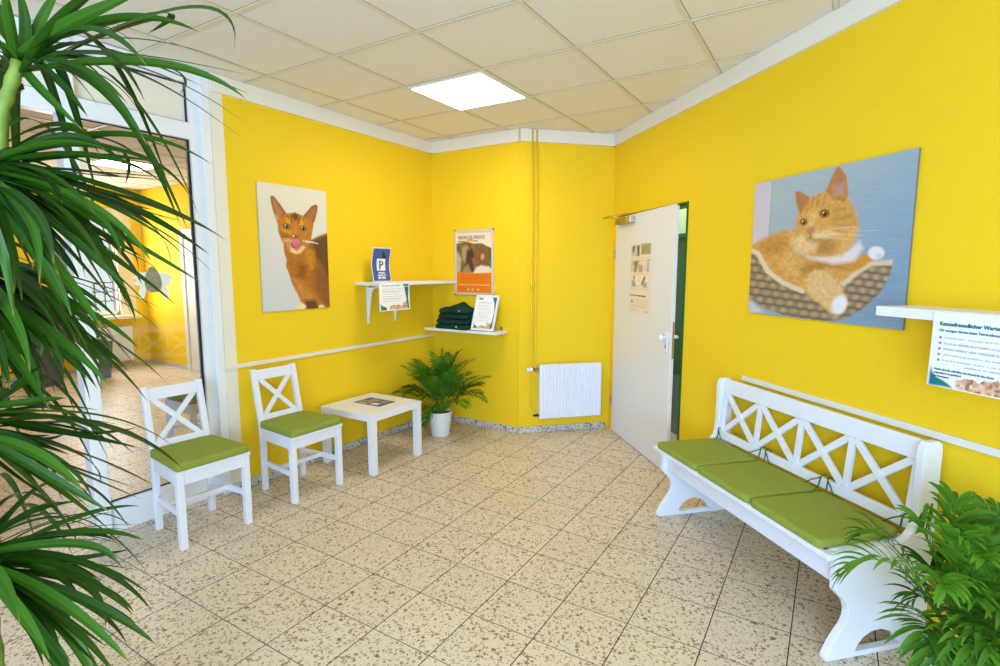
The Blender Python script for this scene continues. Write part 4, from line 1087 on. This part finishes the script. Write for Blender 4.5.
# ================================================================== PLANTS
def leaf_strip(verts, faces, cols, path, wfun, side, fold, nseg, tipb=0.0, tone=0.5, twist=0.0, stripe=True):
    """blade along path(t): centre rib and two edges, folded up at the edges"""
    o = len(verts); prev = None
    for k in range(nseg + 1):
        t = k / nseg; p = path(t); d = (path(min(1, t + 0.02)) - path(max(0, t - 0.02))).normalized()
        sd = d.cross(side) if False else None
        s_ = side - d * side.dot(d)
        if s_.length < 1e-4: s_ = Vector((1, 0, 0)) - d * d.x
        s_.normalize()
        if twist: s_ = Matrix.Rotation(twist * t, 3, d) @ s_
        nrm = s_.cross(d).normalized()
        if nrm.z < 0: nrm = -nrm
        w = wfun(t); b = min(1.0, max(0.0, (t - 1 + tipb) / max(tipb, 1e-6))) if tipb > 0 else 0
        for q, cst in ((-1, 0.0), (-0.45, 0.0), (0, 0.75 if stripe else 0.2), (0.45, 0.0), (1, 0.0)):
            verts.append(tuple(p + s_ * (q * w) + nrm * (abs(q) * w * fold)))
            cols.append((min(1, max(0, tone + 0.28 * cst + (0.10 if abs(q) == 1 else 0))), b * b, 0, 1))
    for k in range(nseg):
        for c_ in range(4):
            a = o + k * 5 + c_; faces.append((a, a + 1, a + 6, a + 5))

def mesh_with_cols(name, verts, faces, cols, m, parent, smooth=True):
    me = bpy.data.meshes.new(name); me.from_pydata(verts, [], faces)
    at = me.color_attributes.new('Col', 'FLOAT_COLOR', 'POINT'); at.data.foreach_set('color', np.array(cols, np.float32).ravel())
    me.materials.append(m)
    if smooth:
        for p in me.polygons: p.use_smooth = True
    o = bpy.data.objects.new(name, me); C.objects.link(o); o.parent = parent
    return o
def bez(a, b, c_):
    return lambda t: a * ((1 - t) ** 2) + b * (2 * t * (1 - t)) + c_ * (t * t)
def bez_mid(a, m, c_):
    return bez(a, m * 2 - (a + c_) * 0.5, c_)

def frond(path, length, parent, r, npair=15, lw=0.012, ll=0.15, tone=0.4, stalk=0.25, clampf=None, hang=0.25, name='frond'):
    """pinnate palm frond: rachis along path(t), leaflets in pairs beyond the bare stalk"""
    V, F, K = [], [], []
    n = 16; rw = 0.0035
    for k in range(n):                                           # rachis as a thin 4-sided rod
        t = k / (n - 1); p = path(t); d = (path(min(1, t + 0.02)) - path(max(0, t - 0.02))).normalized()
        sd = d.cross(Vector((0, 0, 1))); sd = sd.normalized() if sd.length > 1e-3 else Vector((1, 0, 0)); u = sd.cross(d)
        w = rw * (1 - 0.75 * t)
        for a, b in ((1, 0), (0, 1), (-1, 0), (0, -1)):
            V.append(tuple(p + sd * (a * w) + u * (b * w))); K.append((0.85, 0, 0, 1))
    for k in range(n - 1):
        for c_ in range(4): F.append((k * 4 + c_, k * 4 + (c_ + 1) % 4, (k + 1) * 4 + (c_ + 1) % 4, (k + 1) * 4 + c_))
    for k in range(npair):
        t = stalk + (1 - stalk) * (k + 0.5) / npair
        for s in (-1, 1):
            tt = min(1, t + r.uniform(-0.012, 0.012))
            p = path(tt); d = (path(min(1, tt + 0.02)) - path(max(0, tt - 0.02))).normalized()
            sd = d.cross(Vector((0, 0, 1)))
            sd = sd.normalized() if sd.length > 1e-3 else Vector((1, 0, 0))
            u = sd.cross(d)
            f = (k + 0.5) / npair
            L = ll * (0.55 + 0.75 * math.sin(math.pi * min(1, f * 0.85 + 0.18))) * (1 - 0.35 * f) * r.uniform(0.88, 1.1)
            ang = 0.95 - 0.45 * f + r.uniform(-0.1, 0.1)
            dirv = (d * math.cos(ang) + sd * (s * math.sin(ang)) + u * r.uniform(0.05, 0.28)).normalized()
            e = p + dirv * L + Vector((0, 0, -hang * L)); m = p + dirv * (L * 0.5) + Vector((0, 0, 0.04 * L))
            if clampf: e = clampf(e); m = clampf(m)
            ww = lw * r.uniform(0.85, 1.15)
            leaf_strip(V, F, K, bez_mid(p, m, e), lambda q: ww * (math.sin(math.pi * min(1, q * 0.80 + 0.10)) ** 0.8) * (1 - q) ** 0.25 if q < 1 else 0.0003, (sd * s * 0.2 + d * 1.0).normalized().cross(u), 0.22, 6, 0.0, min(1, max(0, tone + r.uniform(-0.15, 0.15))), 0, False)
    return mesh_with_cols(name, V, F, K, PALM, parent)

def pot(name, parent, r_top, r_bot, h, m, rim=0.008):
    MB().lathe([(0.0, 0.0), (r_bot * 0.96, 0.0), (r_bot, 0.006), (r_top - 0.004, h - 0.02), (r_top, h - 0.018), (r_top, h - 0.002), (r_top - 0.004, h), (r_top - rim, h), (r_top - rim - 0.002, h - 0.03), (0.0, h - 0.03)], 40).build(name, m, parent, smooth=False, bevel=0)
    o = parent.children[-1]
    for pl in o.data.polygons: pl.use_smooth = True
    md = o.modifiers.new('edge', 'EDGE_SPLIT'); md.split_angle = R(40)
    MB().lathe([(0.0, h - 0.028), (r_top * 0.6, h - 0.022), (r_top - rim - 0.002, h - 0.026), (r_top - rim - 0.002, h - 0.03), (0, h - 0.03)], 28).build('soil', SOIL, parent)

# palm in the corner by the table
pc = WL.P(3.785, 0.400)
pm_ = empty('potted_palm', pc, 0, 'small bushy palm in a white pot standing in the corner behind the table', 'plant')
pot('pot', pm_, 0.110, 0.085, 0.222, POTW)
r = random.Random(5)
def clamp_corner(v):
    w = v + pc
    for W in (WL, WB):
        o_ = W.so(w)[1]
        if o_ < 0.015: w = w + W.n * (o_ - 0.015)
    return w - pc
for k in range(34):
    az = k * 2.399 + r.uniform(-0.3, 0.3); lay = k / 34
    el = R(84 - 74 * lay ** 0.9 + r.uniform(-8, 8)); Ls = r.uniform(0.42, 0.56) * (1.02 if lay < 0.4 else 0.95)
    a = Vector((r.uniform(-0.03, 0.03), r.uniform(-0.03, 0.03), 0.19))
    hd = Vector((math.cos(az), math.sin(az), 0))
    m = a + hd * (Ls * 0.5 * math.cos(el)) + Vector((0, 0, 0.10 + Ls * 0.48 * math.sin(el)))
    e = a + hd * (Ls * (0.30 + 0.62 * math.cos(el))) + Vector((0, 0, 0.08 + Ls * (1.02 * math.sin(el) - 0.08)))
    m, e = clamp_corner(m), clamp_corner(e)
    frond(bez_mid(a, m, e), Ls, pm_, r, 13, 0.0100, 0.125, r.uniform(0.25, 0.75), 0.30, clamp_corner, 0.22)
for (px, py, Y) in ((404, 396, 4.75), (489, 377, 4.72), (486, 402, 4.6), (443, 349, 4.8), (416, 372, 4.6), (458, 353, 4.75), (424, 425, 4.62)):
    e = clamp_corner(at_y(px, py, Y) - pc); a = Vector((0, 0, 0.19))
    m = (a + e) * 0.5 + Vector((0, 0, 0.07 + 0.05 * (e.z < 0.5))); m = clamp_corner(m)
    frond(bez_mid(a, m, e), 0.5, pm_, r, 14, 0.0100, 0.120, r.uniform(0.3, 0.6), 0.34, clamp_corner, 0.22)

# palm at the near end of the bench
qc = Vector((1.54, 1.60, 0)); 
p2 = empty('potted_palm', qc, 0, 'large leafy palm beside the near end of the bench', 'plant')
pot('pot', p2, 0.12, 0.095, 0.17, POTW)
r = random.Random(9)
def clamp_right(v):
    w = v + qc; s_, o_ = WR.so(w)
    if o_ < 0.02: w = w + WR.n * (o_ - 0.02)
    s_, o_ = WR.so(w)
    if s_ < S1 + 0.025 and w.z < 0.48 and 0.0 < o_ < 0.52: w = w + WR.d * (S1 + 0.025 - s_)
    return w - qc
spec = [(838, 578, 1.66, 905, 572, 1.60, 0.75), (858, 537, 1.72, 905, 560, 1.66, 0.28), (958, 503, 1.60, 955, 545, 1.60, 0.45), (982, 520, 1.66, 972, 560, 1.62, 0.3),
        (918, 522, 1.70, 935, 560, 1.64, 0.55), (1000, 535, 1.50, 980, 572, 1.55, 0.5), (925, 655, 1.42, 935, 625, 1.5, 0.35), (990, 650, 1.36, 970, 620, 1.46, 0.5),
        (1020, 590, 1.40, 985, 590, 1.5, 0.4), (945, 590, 1.36, 948, 595, 1.46, 0.6), (1030, 555, 1.62, 990, 570, 1.6, 0.2), (965, 540, 1.45, 958, 570, 1.52, 0.6),
        (1010, 515, 1.70, 985, 550, 1.65, 0.35), (940, 676, 1.38, 950, 640, 1.46, 0.3), (975, 668, 1.33, 968, 632, 1.44, 0.45), (1005, 672, 1.30, 985, 636, 1.42, 0.25), (915, 600, 1.62, 935, 612, 1.6, 0.2), (930, 570, 1.72, 940, 590, 1.65, 0.15), (975, 600, 1.38, 968, 606, 1.48, 0.55), (1010, 625, 1.34, 985, 612, 1.46, 0.35), (985, 560, 1.40, 972, 580, 1.50, 0.6)]
for (tx, ty, tY, mx, my, mY, tn) in spec:
    e = clamp_right(at_y(tx, ty, tY) - qc); m = clamp_right(at_y(mx, my, mY) - qc); a = Vector((r.uniform(-0.03, 0.03), r.uniform(-0.03, 0.03), 0.155))
    frond(bez_mid(a, m, e), 0.5, p2, r, 12, 0.0088, 0.140, tn, 0.34, clamp_right, 0.25)
for k in range(9):
    az = R(-80 + k * 17); el = R(r.uniform(15, 70)); Ls = r.uniform(0.36, 0.5)
    a = Vector((r.uniform(-0.03, 0.03), r.uniform(-0.03, 0.03), 0.155)); hd = Vector((math.cos(az), math.sin(az), 0))
    m = clamp_right(a + hd * (Ls * 0.5 * math.cos(el)) + Vector((0, 0, 0.06 + Ls * 0.42 * math.sin(el))))
    e = clamp_right(a + hd * (Ls * (0.3 + 0.6 * math.cos(el))) + Vector((0, 0, Ls * 0.9 * math.sin(el))))
    frond(bez_mid(a, m, e), Ls, p2, r, 11, 0.0085, 0.125, r.uniform(0.1, 0.55), 0.3, clamp_right, 0.28)

# ------------------------------------------------------------------ tall strap-leaved plant in the left foreground
dc = Vector((-1.22, 1.12, 0))
dp_ = empty('dracaena_plant', dc, 0, 'tall strap-leaved house plant arching in from the left edge', 'plant')
pot('pot', dp_, 0.19, 0.15, 0.34, POTG, 0.012)
crowns = {'A': at_y(19, 62, 1.15), 'B': at_y(-22, 165, 1.10), 'C': at_y(-40, 420, 1.10), 'D': at_y(-30, 560, 1.14), 'E': at_y(-70, 250, 1.30)}
for kx, P_ in crowns.items():
    a = Vector((0.06 * math.cos(len(dp_.children) * 1.7), 0.06 * math.sin(len(dp_.children) * 1.7), 0.31)); e = P_ - dc
    m = Vector((a.x * 0.6 + e.x * 0.4, a.y * 0.6 + e.y * 0.4, (a.z + e.z) * 0.5))
    pth = bez_mid(a, m, e); pts = [pth(k / 24) for k in range(25)]
    rad = [0.016 + 0.0018 * (1 if k % 2 else -1) for k in range(25)]
    if kx == 'A':
        e0 = at_y(3, 108, 1.13) - dc; pts = [bez_mid(a, (a + e0) * 0.5, e0)(k / 20) for k in range(21)] + [e0.lerp(e, k / 5) for k in range(1, 6)]; rad = [0.0125 + 0.0014 * (1 if k % 2 else -1) for k in range(26)]
    MB().tube(pts, rad, 10).build('cane', CANE, dp_, smooth=True)
# leaves: crown, points along the blade (traced), depth of the tip, half width
LV = [('A', (70, 22), (150, -12), 1.05, 17), ('A', (92, 38), (145, 102), 1.10, 8), ('A', (85, 22), (147, 66), 1.00, 7.5), ('A', (120, 33), (250, 70), 1.25, 6), ('A', (120, 52), (249, 94), 1.32, 6.5),
      ('A', (165, 60), (247, 100), 1.30, 6), ('A', (130, 60), (248, 124), 1.35, 5.5), ('A', (118, 14), (199, 32), 1.25, 5), ('A', (52, 74), (88, 117), 1.05, 5.5), ('A', (200, -2), (234, 54), 1.2, 6),
      ('A', (90, 70), (147, 145), 1.12, 6.5), ('A', (10, 25), (4, -20), 1.1, 8), ('A', (28, 30), (18, -14), 1.2, 6), ('A', (-5, 40), (-30, 70), 1.1, 8), ('A', (70, 60), (128, 104), 1.05, 5), ('A', (40, 22), (62, -14), 1.25, 6),
      ('B', (66, 107), (125, 166), 1.15, 7), ('B', (110, 104), (213, 165), 1.35, 6), ('B', (143, 128), (191, 198), 1.15, 7.5), ('B', (66, 185), (112, 283), 0.98, 9.5), ('B', (100, 190), (152, 262), 1.05, 7),
      ('B', (150, 214), (191, 265), 1.12, 8.5), ('B', (150, 190), (228, 242), 1.30, 7), ('B', (150, 210), (214, 274), 1.25, 6.5), ('B', (130, 240), (200, 282), 1.30, 5), ('B', (120, 258), (176, 305), 1.2, 5.5),
      ('B', (33, 228), (59, 275), 0.95, 9), ('B', (60, 262), (102, 330), 1.0, 10), ('B', (45, 200), (54, 264), 0.92, 8.5), ('B', (90, 172), (172, 178), 1.25, 7), ('B', (100, 202), (186, 222), 1.3, 8), ('B', (80, 150), (160, 172), 1.2, 6),
      ('B', (60, 132), (108, 150), 1.1, 7), ('B', (40, 150), (96, 215), 1.02, 8), ('B', (30, 190), (82, 254), 1.05, 7.5), ('B', (80, 225), (140, 275), 1.2, 6), ('B', (10, 230), (22, 300), 0.95, 9), ('B', (40, 250), (70, 312), 1.02, 8), ('B', (78, 240), (128, 290), 1.15, 6),
      ('E', (40, 300), (64, 370), 1.1, 8), ('E', (20, 290), (30, 372), 1.05, 9), ('E', (50, 290), (92, 340), 1.2, 7), ('E', (60, 330), (110, 386), 1.15, 8), ('E', (70, 315), (130, 372), 1.25, 6), ('E', (30, 330), (56, 395), 1.05, 8),
      ('E', (80, 318), (148, 402), 1.2, 7), ('E', (100, 322), (165, 381), 1.3, 5.5), ('E', (60, 262), (120, 322), 1.15, 7), ('E', (90, 270), (160, 330), 1.25, 6), ('E', (40, 262), (88, 350), 1.1, 8), ('E', (70, 290), (112, 352), 1.15, 7), ('E', (90, 300), (140, 350), 1.25, 6), ('E', (30, 270), (62, 330), 1.05, 8), ('E', (-5, 310), (10, 390), 1.0, 9), ('E', (10, 345), (50, 410), 1.1, 8),
      ('C', (66, 396), (135, 455), 1.15, 8), ('C', (110, 398), (179, 451), 1.25, 6), ('C', (40, 442), (84, 492), 1.0, 10), ('C', (90, 450), (154, 486), 1.22, 7), ('C', (50, 412), (120, 425), 1.3, 5.5), ('C', (60, 430), (140, 448), 1.3, 5),
      ('C', (30, 400), (66, 398), 1.2, 5), ('C', (20, 470), (60, 510), 1.0, 9), ('C', (50, 475), (110, 512), 1.12, 7), ('C', (20, 380), (48, 362), 1.2, 6), ('C', (70, 470), (143, 500), 1.25, 6), ('C', (30, 440), (70, 455), 1.2, 6),
      ('D', (92, 530), (118, 562), 1.1, 7.5), ('D', (95, 545), (152, 611), 1.12, 8), ('D', (100, 596), (156, 645), 1.1, 8), ('D', (64, 590), (131, 664), 1.02, 9.5), ('D', (50, 640), (80, 690), 0.95, 12), ('D', (70, 612), (118, 680), 1.0, 9),
      ('D', (80, 506), (140, 506), 1.3, 5.5), ('D', (90, 520), (143, 540), 1.3, 6), ('D', (60, 520), (128, 548), 1.2, 6.5), ('D', (40, 560), (86, 585), 1.15, 7), ('D', (70, 560), (138, 570), 1.3, 6), ('D', (100, 574), (134, 612), 1.2, 5.5),
      ('D', (20, 600), (50, 660), 0.95, 11), ('D', (40, 610), (100, 668), 1.0, 9), ('D', (30, 510), (84, 520), 1.2, 7), ('D', (60, 548), (118, 600), 1.1, 7), ('D', (10, 570), (20, 625), 0.95, 10), ('D', (60, 590), (110, 640), 1.1, 7)]
cent = Vector((0, 0, H))
groups = {k: ([], [], []) for k in crowns}
r = random.Random(3)
LV2 = []
for (kx, mpx, tpx, tY, hwpx) in LV:
    LV2.append((kx, mpx, tpx, tY, hwpx))
    for q in range({'A': 1, 'B': 2}.get(kx, 2)):
        j = lambda a: r.uniform(-a, a)
        LV2.append((kx, (mpx[0] * r.uniform(0.75, 1.05) + j(10), mpx[1] + j(14)), (tpx[0] * r.uniform(0.6, 1.02) + j(8), tpx[1] + j(22)), tY + r.uniform(0.0, 0.25), hwpx * r.uniform(0.6, 0.9)))
for (kx, mpx, tpx, tY, hwpx) in LV2:
    a = crowns[kx] + Vector((0, 0, r.uniform(-0.03, 0.02)))
    Ya = a.y; mY = Ya * 0.45 + tY * 0.55
    m = at_y(mpx[0], mpx[1], mY); e = at_y(tpx[0], tpx[1], tY)
    m = m.lerp((a + e) * 0.5, 0.45 if kx != 'A' else 0.15)
    hw_ = min(max(hwpx, 7), 9) / FOCAL * mY * 0.64
    d = (e - a).normalized(); side = d.cross(Vector((0, -0.25, 1))).normalized()
    if r.random() < 0.75: side = (side + Vector((0, 0, 1)) * r.uniform(-0.9, 0.9)).normalized()
    V, F, K = groups[kx]
    pa = [x - dc for x in (a, m, e)]
    leaf_strip(V, F, K, bez_mid(*pa), lambda t: hw_ * max(0.02, math.sin(math.pi * (0.13 + 0.87 * t)) ** 0.8), side, 0.22, 18, 0.10 if r.random() < 0.5 else 0.03, r.uniform(0.05, 0.5), r.uniform(-0.5, 0.5))
# more blades all round each crown, so that the plant is whole from every side
for kx, P_ in crowns.items():
    V, F, K = groups[kx]
    for q in range(44):
        az = q * 2.399 + r.uniform(-0.2, 0.2); L = r.uniform(0.45, 0.68); up = r.uniform(-0.15, 0.85)
        hd = Vector((math.cos(az), math.sin(az), 0))
        if hd.x > 0.15 or hd.y < -0.75 or (hd.x > -0.45 and hd.y < 0.35): continue          # the traced blades cover the side towards the room
        a = P_ + Vector((0, 0, r.uniform(-0.06, 0.02))); m = a + hd * (L * 0.45) + Vector((0, 0, up * 0.22)); e = a + hd * (L * 0.9) + Vector((0, 0, up * 0.22 - 0.30))
        side = (hd.cross(Vector((0, 0, 1))) + Vector((0, 0, r.uniform(-0.3, 0.3)))).normalized(); hw_ = r.uniform(0.008, 0.012)
        leaf_strip(V, F, K, bez_mid(a - dc, m - dc, e - dc), lambda t: hw_ * max(0.02, math.sin(math.pi * (0.13 + 0.87 * t)) ** 0.8), side, 0.22, 14, 0.05, r.uniform(0.05, 0.45), r.uniform(-0.4, 0.4))
for kx, (V, F, K) in groups.items():
    mesh_with_cols('leaf_crown', V, F, K, DRAC, dp_)

# ------------------------------------------------------------------ planters in the next room by the window
def bushy(loc, h, label, seed, wide=0.3):
    t = empty('potted_plant', loc, WL.rot, label, 'plant', 'plants in the next room')
    MB().loft([[(x * 0.13, y * 0.13, 0) for x, y in ((-1, -1), (1, -1), (1, 1), (-1, 1))], [(x * 0.17, y * 0.17, 0.52) for x, y in ((-1, -1), (1, -1), (1, 1), (-1, 1))], [(x * 0.15, y * 0.15, 0.52) for x, y in ((-1, -1), (1, -1), (1, 1), (-1, 1))], [(x * 0.148, y * 0.148, 0.46) for x, y in ((-1, -1), (1, -1), (1, 1), (-1, 1))]]).build('planter', POTG, t, bevel=0.004)
    r = random.Random(seed); V, F, K = [], [], []
    st = MB()
    for q in range(5):
        a = Vector((r.uniform(-0.05, 0.05), r.uniform(-0.05, 0.05), 0.46)); e = a + Vector((r.uniform(-0.18, 0.18), r.uniform(-0.18, 0.18), h * r.uniform(0.5, 1.0)))
        pth = bez_mid(a, (a + e) * 0.5 + Vector((r.uniform(-0.03, 0.03), 0, 0)), e)
        st.tube([pth(k / 6) for k in range(7)], 0.006, 6)
        for k in range(16):
            tt = 0.2 + 0.8 * k / 15; p_ = pth(tt); az = k * 2.4 + r.uniform(-0.3, 0.3); L = r.uniform(0.12, 0.22)
            hd = Vector((math.cos(az), math.sin(az), 0)); e2 = p_ + hd * L + Vector((0, 0, r.uniform(-0.08, 0.05))); m2 = p_ + hd * L * 0.5 + Vector((0, 0, 0.04))
            leaf_strip(V, F, K, bez_mid(p_, m2, e2), lambda q_: 0.045 * math.sin(math.pi * min(1, q_ * 0.9 + 0.07)), hd.cross(Vector((0, 0, 1))), 0.15, 6, 0, r.uniform(0.05, 0.6), 0, False)
    st.build('stem', BARK, t); mesh_with_cols('foliage', V, F, K, PALM, t)
    return t
bushy(WL.d * 3.27 + WL.n * 8.62, 0.62, 'leafy plant in a grey planter below the next room window, right of the white post', 3)
bushy(WL.d * 2.72 + WL.n * 8.62, 0.55, 'leafy plant in a grey planter below the next room window, left of the white post', 8)
# radiator and white door over there
r2 = copy_tree(rd); r2.location = WF.P(3.72, 0.058, 0.10); r2.rotation_euler.z = WF.rot
r2['label'] = 'white radiator below the next room window, seen through the glass'
r2.scale = (1.0, 1, 1.05)
d3 = struct(empty('door_3', WL.d * s1 + WL.n * 8.05, R(-31.81)))
MB().box(0, 0.92, -0.03, -0.001, 0.005, 2.0).build('leaf', WHITE2, d3, bevel=0.003)
MB().box(-0.08, 0, -0.045, -0.001, 0, 2.07).box(0.92, 1.0, -0.045, -0.001, 0, 2.07).box(-0.08, 1.0, -0.045, -0.001, 2.0, 2.07).build('door_frame', WHITE2, d3, bevel=0.003)
MB().tube([(0.85, -0.03, 1.02), (0.85, -0.08, 1.02), (0.74, -0.08, 1.02)], 0.009, 8).build('handle', METAL, d3)
